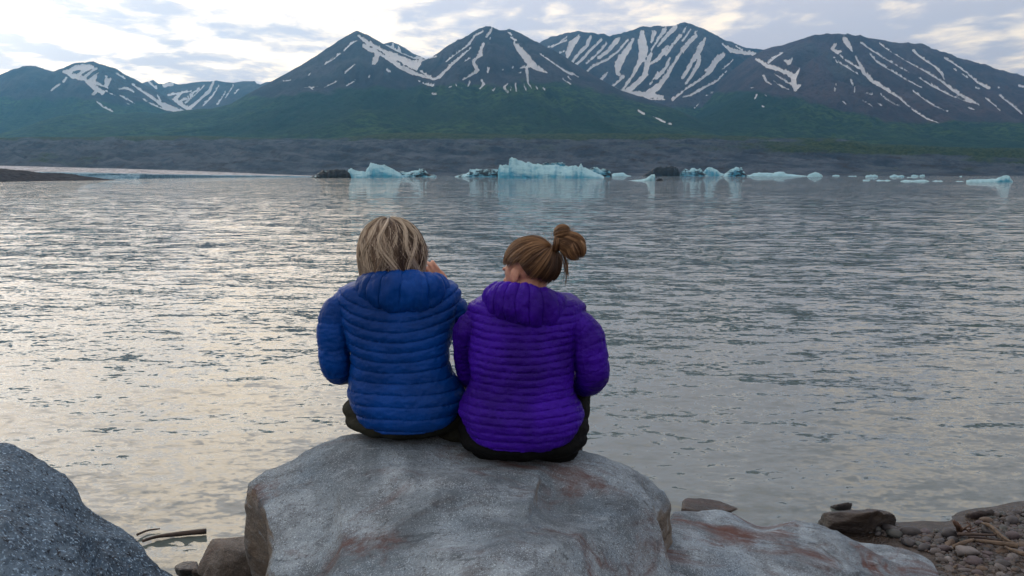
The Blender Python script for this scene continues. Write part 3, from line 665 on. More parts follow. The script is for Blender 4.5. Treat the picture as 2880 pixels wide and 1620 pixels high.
# the big boulder
top = [Q(700, 1340, 0.70), Q(800, 1276, 0.77), Q(970, 1224, 0.845), Q(1250, 1232, 0.86), Q(1480, 1258, 0.83), Q(1660, 1278, 0.795), Q(1800, 1294, 0.75),
       Q(1862, 1332, 0.69), Q(1942, 1396, 0.60), Q(1900, 1490, 0.64), Q(1760, 1560, 0.72), Q(1500, 1650, 0.77), Q(1250, 1700, 0.77), Q(1000, 1640, 0.74), Q(830, 1500, 0.72), Q(700, 1385, 0.69)]
mid = [Q(662, 1402, 0.54), Q(672, 1470, 0.40), Q(780, 1600, 0.42), (-0.50, 1.55, 0.42), (0.2, 1.35, 0.45), (0.46, 1.75, 0.42), (0.53, 2.35, 0.36), (0.62, 2.85, 0.42), (0.3, 3.2, 0.5), (-0.5, 3.18, 0.5), (-0.95, 2.98, 0.42)]
low = [(-0.80, 2.6, -0.15), (-0.55, 1.9, -0.1), (0.2, 1.6, 0.1), (0.42, 1.9, 0.0), (0.52, 2.75, -0.2), (0.3, 3.3, -0.25), (-0.5, 3.2, -0.25)]
rock('boulder', 'large pale grey flat topped boulder two people sit on', 'boulder', top + mid + low, M_BOULDER, fit=seat_fit, cuts=B_CUTS, chips=50, chip_d=(-0.002, 0.015), chip_r=(0.14, 0.34), keep=lambda p: p[1] > 2.5 and -0.75 < p[0] < 0.35 and p[2] > 0.7, sub=8, p=40, seed=1.5,
     noise=((1.4, 0.050, 4), (5.0, 0.022, 4), (16, 0.007, 3)), ridge=((2.3, 0.030, 4), (6.0, 0.012, 3)))
# low slab running on to the right
top = [Q(1900, 1440, 0.40), Q(2060, 1428, 0.36), Q(2270, 1446, 0.31), Q(2330, 1474, 0.27), Q(2420, 1486, 0.26), Q(2520, 1526, 0.22), Q(2610, 1566, 0.18), Q(2640, 1640, 0.16), Q(2300, 1760, 0.28), Q(1950, 1720, 0.34), Q(1830, 1560, 0.46)]
rock('slab_rock', 'low grey slab with rust patches right of the big boulder', 'rock', top + [(p[0], p[1] + 0.02, 0.04) for p in top] + [(1.2, 2.6, -0.2), (1.9, 2.7, -0.2), (1.9, 3.3, -0.2), (1.1, 3.3, -0.2)], M_SLAB, chips=24, chip_d=(-0.006, 0.006), chip_r=(0.09, 0.2), sub=7, p=30, seed=4.0,
     noise=((1.7, 0.050, 4), (5.5, 0.022, 4), (18, 0.005, 3)), ridge=((2.0, 0.030, 4),))
top = [Q(1560, 1640, 0.50), Q(1690, 1556, 0.52), Q(1800, 1560, 0.52), Q(1960, 1625, 0.48), Q(2000, 1760, 0.46), Q(1600, 1800, 0.5)]
rock('flat_rock', 'purple grey flat rock at the bottom edge leaning on the big boulder', 'rock', top + [(p[0], p[1], 0.3) for p in top] + [(0.4, 1.8, 0.05), (0.9, 1.9, 0.05)], M_SLAB, sub=7, p=30, seed=9.0, noise=((2.0, 0.03, 4), (8, 0.01, 4)))
# granite block at the left edge
top = [Q(-420, 1300, 0.80), Q(-100, 1236, 0.86), Q(40, 1240, 0.84), Q(82, 1270, 0.80), Q(110, 1306, 0.76), Q(210, 1356, 0.68), Q(262, 1402, 0.62), Q(335, 1484, 0.52), Q(410, 1548, 0.44), Q(505, 1620, 0.36),
       Q(560, 1720, 0.28), Q(300, 1760, 0.5), Q(0, 1500, 0.78), Q(-200, 1700, 0.7)]
rock('granite_boulder', 'dark blue speckled granite boulder at the left edge', 'boulder', top + [(-1.6, 1.3, 0.0), (-0.75, 1.4, 0.0), (-0.85, 2.0, -0.05), (-1.3, 2.3, -0.1), (-2.2, 2.3, -0.1), (-2.3, 1.4, 0)], M_GRANITE, chips=24, chip_d=(-0.006, 0.006), chip_r=(0.09, 0.2), sub=8, p=40, seed=13.0,
     noise=((1.8, 0.035, 4), (7, 0.020, 4), (22, 0.008, 3)), ridge=((2.5, 0.030, 4), (8.0, 0.010, 3)))
# broken rocks between the two boulders, bottom left
def blob_pts(px, py, z, w, d, h, n=16, seed=0, tilt=0.0):
    rs = np.random.RandomState(seed); c = VZ(px, py, z); out = []
    for i in range(n):
        u = rs.normal(size=3); u /= np.linalg.norm(u)
        u = u * np.array([w / 2, d / 2, h / 2]) * rs.uniform(0.85, 1.1)
        out.append((c.x + u[0] + tilt * 0, c.y + u[1], c.z + u[2] + tilt * u[0]))
    return out
rock('broken_rock', 'tan angular broken rock wedged under the boulder at lower left', 'rock', blob_pts(660, 1590, 0.12, 0.34, 0.30, 0.34, 14, 3), M_SMALLROCK, sub=5, p=30, noise=((4, 0.02, 4), (14, 0.008, 3)))
rock('broken_rock', 'small tan broken rock at the bottom beside the granite boulder', 'rock', blob_pts(590, 1618, 0.10, 0.16, 0.16, 0.16, 14, 5), M_SMALLROCK, sub=5, p=30, noise=((6, 0.014, 4), (20, 0.006, 3)))
rock('wet_stone', 'small black wet stone beside the foot of the granite boulder', 'stone', blob_pts(528, 1598, 0.04, 0.13, 0.12, 0.10, 14, 8), M_SLATE, sub=4, p=14, noise=((6, 0.012, 4),))
rock('wet_stone', 'small brown wet stone at the bottom between granite and broken rock', 'stone', blob_pts(548, 1612, 0.05, 0.07, 0.06, 0.06, 14, 9), M_WETROCK, sub=4, p=8, noise=((8, 0.005, 4),))
rock('awash_rock', 'dark rock just awash in the water between the boulders', 'rock', blob_pts(468, 1440, -0.045, 0.34, 0.16, 0.10, 16, 12), M_SLATE, sub=5, p=8, noise=((5, 0.01, 4),))
# rocks at the water line, right
pts = [Q(2312, 1440, 0.10), Q(2400, 1436, 0.11), Q(2470, 1428, 0.12), Q(2490, 1431, 0.12), Q(2525, 1448, 0.08), Q(2528, 1470, 0.02), Q(2500, 1486, 0.0), Q(2400, 1500, 0.02), Q(2330, 1480, 0.06), Q(2450, 1440, 0.16)]
rock('wet_rock', 'wet brown layered rock at the water line behind the slab', 'rock', pts + [(p[0], p[1] + 0.1, -0.15) for p in pts[4:]] + [(p[0], p[1] + 0.22, -0.1) for p in pts[:4]], M_WETROCK, chips=14, chip_d=(-0.004, 0.005), chip_r=(0.05, 0.11), sub=7, p=40, seed=2.0, noise=((5, 0.02, 4), (16, 0.010, 3)), strata=((0.1, 0.15, 1), 22, 0.005))
pts = [Q(2332, 1424, 0.0), Q(2360, 1414, 0.05), Q(2398, 1411, 0.06), Q(2400, 1416, 0.03), Q(2350, 1427, 0.0)]
rock('slate_rock', 'thin dark slate poking from the water beyond the brown rock', 'rock', pts + [(p[0], p[1] + 0.06, -0.08) for p in pts], M_SLATE, sub=4, p=30, noise=((9, 0.006, 3),))
pts = [Q(2711, 1444, 0.02), Q(2740, 1436, 0.06), Q(2798, 1432, 0.07), Q(2800, 1437, 0.04), Q(2756, 1453, 0.0)]
rock('slate_rock', 'flat black slate in the shallows at the right edge', 'rock', pts + [(p[0], p[1] + 0.05, -0.08) for p in pts], M_SLATE, sub=4, p=30, noise=((9, 0.006, 3),))
pts = [Q(1925, 1396, 0.08), Q(1985, 1400, 0.045), Q(2045, 1412, 0.015), Q(2092, 1430, -0.01), Q(1960, 1440, 0.08), Q(1915, 1430, 0.10)]
rock('awash_rock', 'low reddish ledge of rock awash against the right end of the boulder', 'rock', pts + [(p[0], p[1] + 0.05, -0.15) for p in pts], M_WETROCK, chips=8, chip_d=(-0.003, 0.004), chip_r=(0.05, 0.10), sub=5, p=40, noise=((5, 0.016, 4), (15, 0.008, 3)), strata=((0.1, 0.15, 1), 30, 0.008))

# ------------------------------------------------------------------ pebbles, stones and driftwood on the beach at right
PEB_MATS = []
for i, (lo, hi, r) in enumerate([((0.05, 0.052, 0.062), (0.085, 0.085, 0.10), 0.5), ((0.085, 0.075, 0.072), (0.13, 0.115, 0.11), 0.6), ((0.13, 0.125, 0.13), (0.20, 0.19, 0.20), 0.7),
                                ((0.10, 0.08, 0.095), (0.15, 0.125, 0.145), 0.6), ((0.14, 0.10, 0.075), (0.20, 0.15, 0.115), 0.65), ((0.045, 0.058, 0.06), (0.075, 0.09, 0.09), 0.5), ((0.24, 0.235, 0.245), (0.33, 0.32, 0.33), 0.75)]):
    b = MB('pebble_stone'); p = b.pos(obj=False); n = b.noise(p, 25, 5, 0.6); s = b.noise(p, 160, 3, 0.7)
    lo = tuple(x * 0.50 for x in lo); hi = tuple(x * 0.50 for x in hi)
    c = b.mix(b.rng(n, 0.35, 0.65), lo, hi); c = b.mix(b.rng(s, 0.60, 0.7, 0, 0.4), c, tuple(x * 0.5 for x in lo))
    PEB_MATS.append(b.done(c, r, b.bump(b.math('ADD', n, s), 0.4, 0.003)))
def pebble_mesh(seed, sub=3, ang=0.0):
    rs = np.random.RandomState(seed); v, f = ICO[sub]
    ra = np.array([1.0, rs.uniform(0.6, 0.85), rs.uniform(0.42, 0.62)])
    if ang:
        pts = rs.normal(size=(12, 3)); pts /= np.linalg.norm(pts, axis=1)[:, None]
        w, f = rock_verts([tuple(x) for x in pts], sub, 22, ((2.0, 0.06, 3),), seed=seed); w = w * ra
    else:
        e = rs.uniform(1.7, 2.6)
        w = np.sign(v) * np.abs(v) ** (2 / e); w /= (np.abs(w) ** e).sum(1)[:, None] ** (1 / e)
        w = w * ra * (1 + 0.16 * fbm(v[:, 0] * 1.1 + seed, v[:, 1] * 1.1, v[:, 2] * 1.1, 2))[:, None]
    return w * 0.5, f
PEB = [[None] * len(PEB_MATS) for _ in range(9)]
def pebble_obj(name, k, m, loc, size, rotz, tilt=(0, 0)):
    if PEB[k][m] is None:
        v, f = pebble_mesh(100 + k, 3, 1.0 if k >= 7 else 0.0)
        o = mesh_obj(name, v, f, PEB_MATS[m]); PEB[k][m] = o.data
    else:
        o = bpy.data.objects.new(name, PEB[k][m]); COL.objects.link(o)
    o.location = loc; o.scale = (size,) * 3 if np.isscalar(size) else size; o.rotation_euler = (tilt[0], tilt[1], rotz); return o
Z5 = lambda x, y: (2300 + x * 580 / 2576.0, 1400 + y * 220 / 977.0)
special = [ # centre in the close-up, width in px of close-up, variant, material, label, name
 ((1642, 440), 185, 0, 0, 'large round dark grey stone beside the twiggy branch', (1.0, 1.0, 1.55)), ((1650, 562), 180, 7, 4, 'tan angular stone just below the large round dark stone', (1, 1, 1.4)),
 ((2140, 395), 290, 8, 0, 'big dark angular slab stone under the curved driftwood stick', (1, 1, 1.2)), ((2425, 470), 160, 2, 3, 'smooth purple grey stone right of the curved stick', (1, 1, 1.3)),
 ((1830, 650), 370, 8, 6, 'long pale grey broken block lying on the pebbles', (1, 0.8, 1.1)), ((2290, 645), 230, 7, 4, 'brown flat angular stone beneath the lower driftwood', (1, 1, 0.9)),
 ((1945, 785), 210, 1, 3, 'large smooth mauve pebble on the bare sand', (1, 1, 1.1)), ((2305, 815), 175, 3, 0, 'dark oval pebble on the sand near the right edge', (1, 1, 1.1)), ((1470, 665), 130, 0, 2, 'pale rounded stone tucked against the slab tip', (1, 1, 1.4)),
 ((1555, 690), 90, 4, 1, 'brown grey pebble beside the pale stone at the slab tip', (1, 1, 1.2)), ((1620, 735), 100, 2, 5, 'dark green grey pebble left of the pale broken block', (1, 1, 1.0)), ((2425, 280), 160, 0, 0, 'big dark wet stone near the water at the right edge', (1, 1, 1.4)),
 ((2110, 275), 150, 3, 4, 'long ochre brown stone at the water line by the curved stick', (1, 0.8, 1.1)), ((850, 362), 75, 0, 5, 'bluish wet pebble at the foot of the brown layered rock', (1, 1, 1.4)), ((2015, 310), 90, 4, 3, 'mauve stone at the upper end of the curved stick', (1, 1, 1.3)),
 ((2400, 775), 130, 5, 3, 'flat mauve pebble behind the dark oval pebble', (1, 1, 0.8)), ((1995, 945), 130, 6, 3, 'rounded mauve pebble at the bottom edge on the sand', (1, 1, 1.2)), ((1830, 905), 160, 5, 2, 'long flat grey pebble near the slab at the bottom', (1, 0.6, 0.7)),
 ((1840, 965), 90, 2, 0, 'blue grey pebble cut by the bottom edge', (1, 1, 1.2)), ((2050, 885), 130, 1, 4, 'brown rounded pebble on the sand below the mauve one', (1, 1, 1)), ((2170, 915), 110, 7, 2, 'grey angular stone on the sand at the bottom right', (1, 1, 1))]
placed = []
rsp = random.Random(5)
for (zx, zy), w, k, m, lab, sc in special:
    px, py = Z5(zx, zy); wpx = w * 580 / 2576.0
    c = VZ(px, py + wpx * 0.15, 0.02); gz = float(ground_z(c.x, c.y)); c = VZ(px, py + wpx * 0.1, gz + 0.01)
    size = wpx / FPX * c.length * 1.0
    c = VZ(px, py, gz + size * 0.2 * sc[2])
    o = pebble_obj('stone', k, m, (c.x, c.y, gz + size * 0.17 * sc[2]), tuple(size * s for s in sc), rsp.uniform(-0.35, 0.35), (rsp.uniform(-0.1, 0.1), rsp.uniform(-0.1, 0.1)))
    tag(o, lab, 'stone', 'stones on the beach at right'); placed.append((c.x, c.y, size * 0.45))
def inside(px, py):
    edge = np.interp(px, [2330, 2400, 2500, 2560, 2620, 2650, 2700, 2880, 2990], [1490, 1492, 1510, 1535, 1560, 1590, 1640, 1700, 1700])     # the slab's rim
    watr = np.interp(px, [2330, 2400, 2480, 2540, 2600, 2700, 2760, 2820, 2880, 2990], [1486, 1484, 1486, 1492, 1500, 1488, 1462, 1446, 1440, 1430])
    return watr < py and (py < edge if px < 2640 else py < 1650)
cnt = 0; tries = 0
sizes = [0.085] * 10 + [0.065] * 26 + [0.05] * 60 + [0.038] * 90 + [0.030] * 90
for s0 in sizes:
    for _ in range(60):
        px, py = rsp.uniform(2330, 2960), rsp.uniform(1436, 1640)
        if not inside(px, py): continue
        sandy = sstep(py, 1560, 1590) * 0.75
        if rsp.random() < sandy: continue
        g = 0.03; c = VZ(px, py, g); g = float(ground_z(c.x, c.y)); c = VZ(px, py, g)
        s = s0 * rsp.uniform(0.8, 1.2)
        if all((c.x - a) ** 2 + (c.y - b_) ** 2 > (0.80 * (s * 0.42 + r)) ** 2 for a, b_, r in placed): break
    else: continue
    placed.append((c.x, c.y, s * 0.42))
    wet = c.z < 0.035
    m = rsp.choice([0, 0, 0, 1, 5, 3] if wet else [0, 0, 1, 1, 2, 3, 3, 4, 5, 6])
    o = pebble_obj('pebble', rsp.randrange(0, 9) if rsp.random() < 0.3 else rsp.randrange(0, 7), m, (c.x, c.y, g + s * 0.13), s, rsp.uniform(0, 6.28), (rsp.uniform(-0.25, 0.25), rsp.uniform(-0.25, 0.25)))
    tag(o, 'small rounded pebble in the shingle between slab and water at lower right', 'pebble', 'pebbles of the shingle at lower right')
# fine gravel nobody could count
def gravel():
    V, F = [], []; v0, f0 = ICO[2]; n = 0; rs = np.random.RandomState(11)
    for _ in range(5200):
        px, py = rs.uniform(2330, 2980), rs.uniform(1436, 1650)
        if not inside(px, py): continue
        if py > 1570 and rs.rand() < 0.55: continue
        c = VZ(px, py, 0.03); g = float(ground_z(c.x, c.y)); c = VZ(px, py, g)
        s = rs.uniform(0.005, 0.014) * (1.0 if rs.rand() < 0.9 else 1.5)
        R = np.array(Matrix.Rotation(rs.uniform(0, 6.28), 3, 'Z'))
        w = (v0 * np.array([s, s * rs.uniform(0.6, 0.9), s * 0.6])) @ R.T + np.array([c.x, c.y, g + s * 0.3])
        V.append(w); F.append(f0 + n); n += len(v0)
    b = MB('gravel_stone'); p = b.pos(); nn = b.voro(p, 60, out='Color')
    sp = b.nd('ShaderNodeSeparateColor'); b.L.new(nn, sp.inputs[0])
    c = b.mix(sp.outputs[0], (0.018, 0.018, 0.021), (0.075, 0.066, 0.062))
    c = b.mix(b.rng(sp.outputs[1], 0.7, 0.9), c, (0.06, 0.042, 0.034))
    tag(mesh_obj('gravel', np.vstack(V), np.vstack(F), b.done(c, 0.6)), 'fine gravel between the pebbles at lower right', None, None, 'stuff')
gravel()

def tube(pts, rad, ns=7, wob=0.0, seed=0, sub=6):
    pts = np.array([tuple(p) for p in pts], float); rad = np.broadcast_to(np.asarray(rad, float), (len(pts),))
    t = np.linspace(0, len(pts) - 1, (len(pts) - 1) * sub + 1)
    # Catmull-Rom resample
    P = np.vstack([2 * pts[0] - pts[1], pts, 2 * pts[-1] - pts[-2]])
    i = np.minimum(t.astype(int), len(pts) - 2); f = (t - i)[:, None]
    p0, p1, p2, p3 = P[i], P[i + 1], P[i + 2], P[i + 3]
    C = 0.5 * ((2 * p1) + (-p0 + p2) * f + (2 * p0 - 5 * p1 + 4 * p2 - p3) * f ** 2 + (-p0 + 3 * p1 - 3 * p2 + p3) * f ** 3)
    r = np.interp(t, np.arange(len(pts)), rad)
    T = np.gradient(C, axis=0); T /= np.linalg.norm(T, axis=1)[:, None] + 1e-9
    ref = np.array([0, 0, 1.0]) if abs(T[0, 2]) < 0.8 else np.array([0, 1.0, 0])
    A = np.zeros_like(T); A[0] = np.cross(T[0], ref); A[0] /= np.linalg.norm(A[0])
    for j in range(1, len(T)):
        w = A[j - 1] - T[j] * (A[j - 1] @ T[j]); A[j] = w / (np.linalg.norm(w) + 1e-9)
    B = np.cross(T, A)
    th = np.linspace(0, 2 * np.pi, ns, endpoint=False)
    rr = r[:, None] * (1 + wob * fbm(t[:, None] * 0.9 + seed, np.cos(th)[None] * 1.5, np.sin(th)[None] * 1.5 + seed, 2))
    V = C[:, None] + rr[..., None] * (np.cos(th)[None, :, None] * A[:, None] + np.sin(th)[None, :, None] * B[:, None])
    n = len(t); idx = np.arange(n * ns).reshape(n, ns)
    a = idx[:-1]; b_ = idx[1:]
    F = np.stack([a, np.roll(a, -1, 1), np.roll(b_, -1, 1), b_], -1).reshape(-1, 4)
    V = V.reshape(-1, 3)
    V = np.vstack([V, C[:1], C[-1:]])
    F = [tuple(x) for x in F] + [(idx[0][(j + 1) % ns], idx[0][j], n * ns) for j in range(ns)] + [(idx[-1][j], idx[-1][(j + 1) % ns], n * ns + 1) for j in range(ns)]
    return V, F
def tri(F):
    out = []
    for f in F:
        out.append((f[0], f[1], f[2]))
        if len(f) == 4: out.append((f[0], f[2], f[3]))
    return np.array(out)
def wood_mat(name, lo, hi):
    b = MB(name); p = b.pos((1, 1, 1)); n = b.noise(b.pos((8, 30, 30)), 3, 5, 0.6); n2 = b.noise(p, 40, 4, 0.6)
    return b.done(b.mix(b.rng(b.math('ADD', b.math('MULTIPLY', n, 0.7), b.math('MULTIPLY', n2, 0.3)), 0.35, 0.65), lo, hi), 0.75, b.bump(n, 0.6, 0.004))
M_PALEWOOD = wood_mat('pale_driftwood', (0.050, 0.036, 0.027), (0.135, 0.10, 0.07)); M_DARKWOOD = wood_mat('wet_dark_wood', (0.025, 0.018, 0.016), (0.07, 0.05, 0.042)); M_TWIG = wood_mat('brown_twig', (0.05, 0.03, 0.024), (0.12, 0.075, 0.055))
def stick(name, label, zpts, rad, mat, lift=0.02, cat='driftwood', group=None):
    P = []
    for q in zpts:
        px, py = Z5(*q[:2]); c = VZ(px, py, 0.05); g = float(ground_z(c.x, c.y)); P.append(VZ(px, py, g + (q[2] if len(q) > 2 else lift)))
    V, F = tube(P, rad, 7, 0.35, len(label)); base = V.mean(0)
    return tag(mesh_obj(name, V - base, tri(F), mat, loc=base), label, cat, group)
stick('driftwood_stick', 'curved pale driftwood stick arching over the dark slab stone', [(2050, 315, .06), (2130, 340, .075), (2200, 390, .07), (2290, 470, .06), (2380, 540, .05), (2480, 585, .04)], [0.006, 0.009, 0.009, 0.008, 0.008, 0.006], M_PALEWOOD)
stick('driftwood_stick', 'second pale twig running beside the curved stick', [(2090, 335, .05), (2170, 400, .055), (2260, 480, .05), (2340, 545, .04)], [0.004, 0.005, 0.005, 0.003], M_PALEWOOD)
stick('driftwood_stick', 'straight pale driftwood stick lying across the pebbles', [(1950, 530, .04), (2100, 550, .05), (2300, 575, .05), (2500, 605, .05)], [0.006, 0.009, 0.011, 0.013], M_PALEWOOD)
stick('driftwood_stick', 'pale driftwood stick running off the lower right edge', [(2340, 610, .05), (2440, 660, .05), (2560, 700, .05), (2680, 730, .05)], [0.005, 0.008, 0.010, 0.012], M_PALEWOOD)
stick('driftwood_stick', 'short brown stick leaning behind the pale broken block', [(1690, 615, .03), (1780, 580, .05), (1860, 550, .055), (1950, 520, .05)], [0.011, 0.010, 0.009, 0.006], M_PALEWOOD)
stick('driftwood_stick', 'dark thin branch lying right of the large round stone', [(1740, 455, .05), (1900, 455, .06), (2080, 462, .06), (2280, 462, .05)], [0.010, 0.007, 0.006, 0.004], M_DARKWOOD)
stick('driftwood_stick', 'thin dark twig in front of the dark branch', [(1880, 490, .03), (2050, 500, .04), (2220, 525, .04), (2380, 530, .03)], [0.005, 0.005, 0.004, 0.003], M_DARKWOOD)
stick('driftwood_stick', 'small pale splinter upright near the mauve pebble', [(1840, 770, .01), (1848, 735, .03), (1845, 700, .06)], [0.006, 0.006, 0.002], M_PALEWOOD)
stick('driftwood_stick', 'bent brown splinter on the sand by the slab', [(1680, 885, .01), (1720, 860, .015), (1745, 835, .03)], [0.004, 0.005, 0.002], M_PALEWOOD)
# root-like twig tangle
rt = empty('twig_branch', tuple(VZ(*Z5(1780, 420), 0.06)))
base = np.array(rt.location)
for zp, rd in [([(1760, 450, .02), (1750, 380, .07), (1720, 320, .11), (1695, 285, .13)], [.010, .010, .010, .006]), ([(1780, 440, .03), (1790, 380, .08), (1740, 300, .12)], [.007, .007, .004]), ([(1790, 430, .03), (1840, 380, .08), (1900, 330, .11), (1830, 315, .12)], [.004, .004, .003, .002]),
               ([(1880, 440, .03), (1910, 390, .07), (1900, 330, .10), (1860, 300, .12)], [.004, .003, .003, .002]), ([(1850, 430, .03), (1920, 420, .06), (1990, 400, .07)], [.004, .003, .002]), ([(1870, 400, .06), (1950, 380, .08), (1985, 360, .08)], [.003, .003, .002]), ([(1840, 380, .08), (1880, 420, .05), (1920, 445, .03)], [.003, .003, .002])]:
    P = []
    for x, y, l in zp:
        c = VZ(*Z5(x, y), 0.05); P.append(VZ(*Z5(x, y), float(ground_z(c.x, c.y)) + l * 0.9))
    V, F = tube(P, rd, 6, 0.3, len(zp)); mesh_obj('twig', V - base, tri(F), M_TWIG, rt)
tag(rt, 'twiggy brown root standing among pebbles beside the large round stone', 'branch')
# sticks in the water, left gap
def wstick(label, pp, rad, z=0.012):
    P = [VZ(px, py, z) for px, py in pp]; V, F = tube(P, rad, 7, 0.3, 3); bs = V.mean(0)
    tag(mesh_obj('floating_stick', V - bs, tri(F), M_DARKWOOD, loc=bs), label, 'driftwood')
wstick('thick dark stick floating between granite and big boulder', [(400, 1522), (440, 1510), (500, 1502), (580, 1494)], [0.007, 0.008, 0.011, 0.014])
wstick('thin dark twig floating just above the thick stick', [(385, 1504), (415, 1492), (450, 1487)], [0.006, 0.005, 0.003])

# ------------------------------------------------------------------ icebergs
def ice_mat(name, blue=0.5, dirt=0.0, tint=(0.012, 0.21, 0.38)):
    b = MB(name); p = b.pos(obj=True)
    n1 = b.noise(p, 0.22, 7, 0.65, 0.3); n2 = b.noise(p, 0.9, 6, 0.65); st = b.noise(b.pos((0.15, 0.15, 1.0), obj=True, rot=(0.2, 0.5, 0.0)), 1.2, 5, 0.6, 0.5)
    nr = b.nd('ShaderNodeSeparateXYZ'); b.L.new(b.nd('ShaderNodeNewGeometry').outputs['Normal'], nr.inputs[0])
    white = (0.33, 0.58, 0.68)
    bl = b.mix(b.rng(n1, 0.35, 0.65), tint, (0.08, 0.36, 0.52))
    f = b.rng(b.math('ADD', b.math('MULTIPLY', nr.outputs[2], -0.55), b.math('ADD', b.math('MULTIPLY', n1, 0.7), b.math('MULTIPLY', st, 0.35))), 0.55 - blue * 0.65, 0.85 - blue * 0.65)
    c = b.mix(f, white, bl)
    c = b.mix(b.rng(st, 0.60, 0.68, 0, 0.5), c, (0.02, 0.10, 0.16))
    if dirt:
        d = b.rng(b.math('ADD', b.math('MULTIPLY', n1, 0.6), b.math('MULTIPLY', st, 0.5)), 0.62 - 0.35 * dirt, 0.74 - 0.35 * dirt)
        c = b.mix(d, c, b.mix(n2, (0.004, 0.007, 0.010), (0.018, 0.026, 0.032)))
    h = b.math('ADD', n1, b.math('MULTIPLY', n2, 0.6))
    return b.done(c, 0.5, b.bump(h, 0.9, 1.2), spec=0.15)
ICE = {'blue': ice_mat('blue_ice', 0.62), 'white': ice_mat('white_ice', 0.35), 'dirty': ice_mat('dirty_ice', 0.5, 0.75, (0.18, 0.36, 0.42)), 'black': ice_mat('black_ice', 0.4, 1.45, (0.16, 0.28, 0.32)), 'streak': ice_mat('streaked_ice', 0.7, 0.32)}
def iceberg(outline, mat, label, base_py, depth=0.45, sharp=1.0, seed=0, name='iceberg', group='icebergs on the far side of the lake', off=None):
    """outline: top edge as photo pixels from left to right"""
    o = np.array(outline, float)
    x0, x1 = o[0, 0], o[-1, 0]; wpx = x1 - x0
    _, Yd, _ = at_z(0.5 * (x0 + x1), base_py, 0.0); Yd = float(Yd)
    n = int(max(14, min(130, wpx / 2.0))); m = int(max(10, min(46, n * 0.4)))
    px = np.linspace(x0, x1, n); top = np.interp(px, o[:, 0], o[:, 1]); top = top + (base_py - top) * 0.16 * fbm(px / 7.0, seed * 3.1, 0.5, 3)
    W = wpx / FPX * Yd; D = W * depth
    hh = np.maximum((base_py - top) / FPX * Yd, 0.02)
    s = np.linspace(0, 1, m)[:, None]
    X0 = (px - CX) / FPX * Yd
    end = np.minimum(1, 5 * np.minimum((px - x0), (x1 - px)) / wpx) ** 0.6
    front = fbm(X0 / (W * 0.12) + seed, 0.3, seed, 3) * D * 0.22
    Yf = Yd + front - 0.25 * D * (end - 0.6)
    Y = Yf + s * (D * (0.45 + 0.55 * end))
    prof = np.interp(s, [0, 0.03, 0.10, 0.22, 0.42, 0.62, 0.85, 1.0], [-0.12, 0.22, 0.50, 0.78, 1.0, 0.92, 0.5, -0.12])
    X = X0 + 0 * s
    cr = ridged(X / (W * 0.14) + seed, Y / (W * 0.10), seed, 4, 0.6)
    wv = np.sin(np.pi * s)
    pr = np.clip(prof * (1 + 0.50 * (cr - 0.35) * wv * sharp + 0.30 * fbm(X / (W * 0.07), Y / (W * 0.05), seed + 3, 3) * wv), -0.12, 1.0)
    Z = hh * pr
    # push the crest so that its outline is the one seen
    k = np.argmax(Z / Y, 0); cur = Z[k, np.arange(n)]
    Z = np.where(Z > 0, Z * (hh / np.maximum(cur, 1e-3)) * (Y[k, np.arange(n)] / Yd), Z)
    X = X0 / Yd * Y
    c = np.array([X.mean(), Y.mean(), 0.0])
    V = np.stack([X, Y, Z], -1).reshape(-1, 3) - c
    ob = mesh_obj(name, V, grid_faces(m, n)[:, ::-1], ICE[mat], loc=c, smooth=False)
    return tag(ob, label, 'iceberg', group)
def zo(pts, x0, y0, s): return [(x0 + x * s, y0 + y * s) for x, y in pts]
s1 = 400 / 2576.0; s2 = 500 / 2576.0; s3 = 600 / 2576.0
I1 = lambda p: zo(p, 860, 430, s1); I2 = lambda p: zo(p, 1260, 420, s2); I3 = lambda p: zo(p, 1740, 440, s3); I4 = lambda p: zo(p, 2280, 440, s3)
iceberg(I1([(100, 455), (180, 410), (280, 360), (330, 325), (440, 315), (520, 310), (590, 302), (640, 312), (740, 305), (800, 350), (900, 450)]), 'dirty', 'dirt streaked iceberg at the left end of the row', 500.5, 0.5, 1, 1)
iceberg(I1([(1700, 360), (1740, 335), (1815, 340), (1850, 355), (1960, 322), (2060, 315), (2065, 288), (2180, 298), (2200, 350), (2260, 385), (2340, 390), (2380, 420)]), 'streak', 'grey green striped iceberg right of the blue dome', 498, 0.5, 1, 2)
iceberg(I1([(755, 400), (790, 350), (800, 310), (850, 280), (900, 300), (980, 335), (1050, 335), (1110, 345), (1130, 290), (1180, 240), (1190, 190), (1220, 178), (1260, 205), (1330, 215), (1420, 228), (1500, 245), (1560, 270), (1640, 315), (1720, 360), (1780, 420), (1800, 445)]), 'blue', 'bright blue domed iceberg with a jagged tip', 500.5, 0.5, 1, 3)
iceberg(I2([(100, 395), (150, 375), (210, 360), (260, 355), (315, 330), (320, 287), (420, 287), (560, 292), (725, 295), (735, 390)]), 'streak', 'flat topped striped ice block left of the largest iceberg', 497.5, 0.45, 1, 4)
iceberg(I2([(1330, 230), (1400, 188), (1450, 190), (1470, 200), (1530, 182), (1600, 190), (1690, 215), (1700, 400)]), 'streak', 'cracked ice block behind the largest iceberg', 498, 0.3, 1, 5)
iceberg(I2([(735, 395), (725, 320), (750, 232), (800, 230), (870, 232), (890, 240), (885, 140), (905, 132), (970, 133), (1010, 155), (1060, 170), (1150, 195), (1260, 215), (1340, 225), (1480, 232), (1600, 240), (1700, 242), (1880, 248), (1900, 222), (1920, 212), (1940, 250), (2000, 280), (2080, 320), (2140, 345), (2220, 375), (2250, 400)][1:]), 'blue', 'largest turquoise iceberg with a tall square left end', 501.5, 0.42, 1.2, 6)
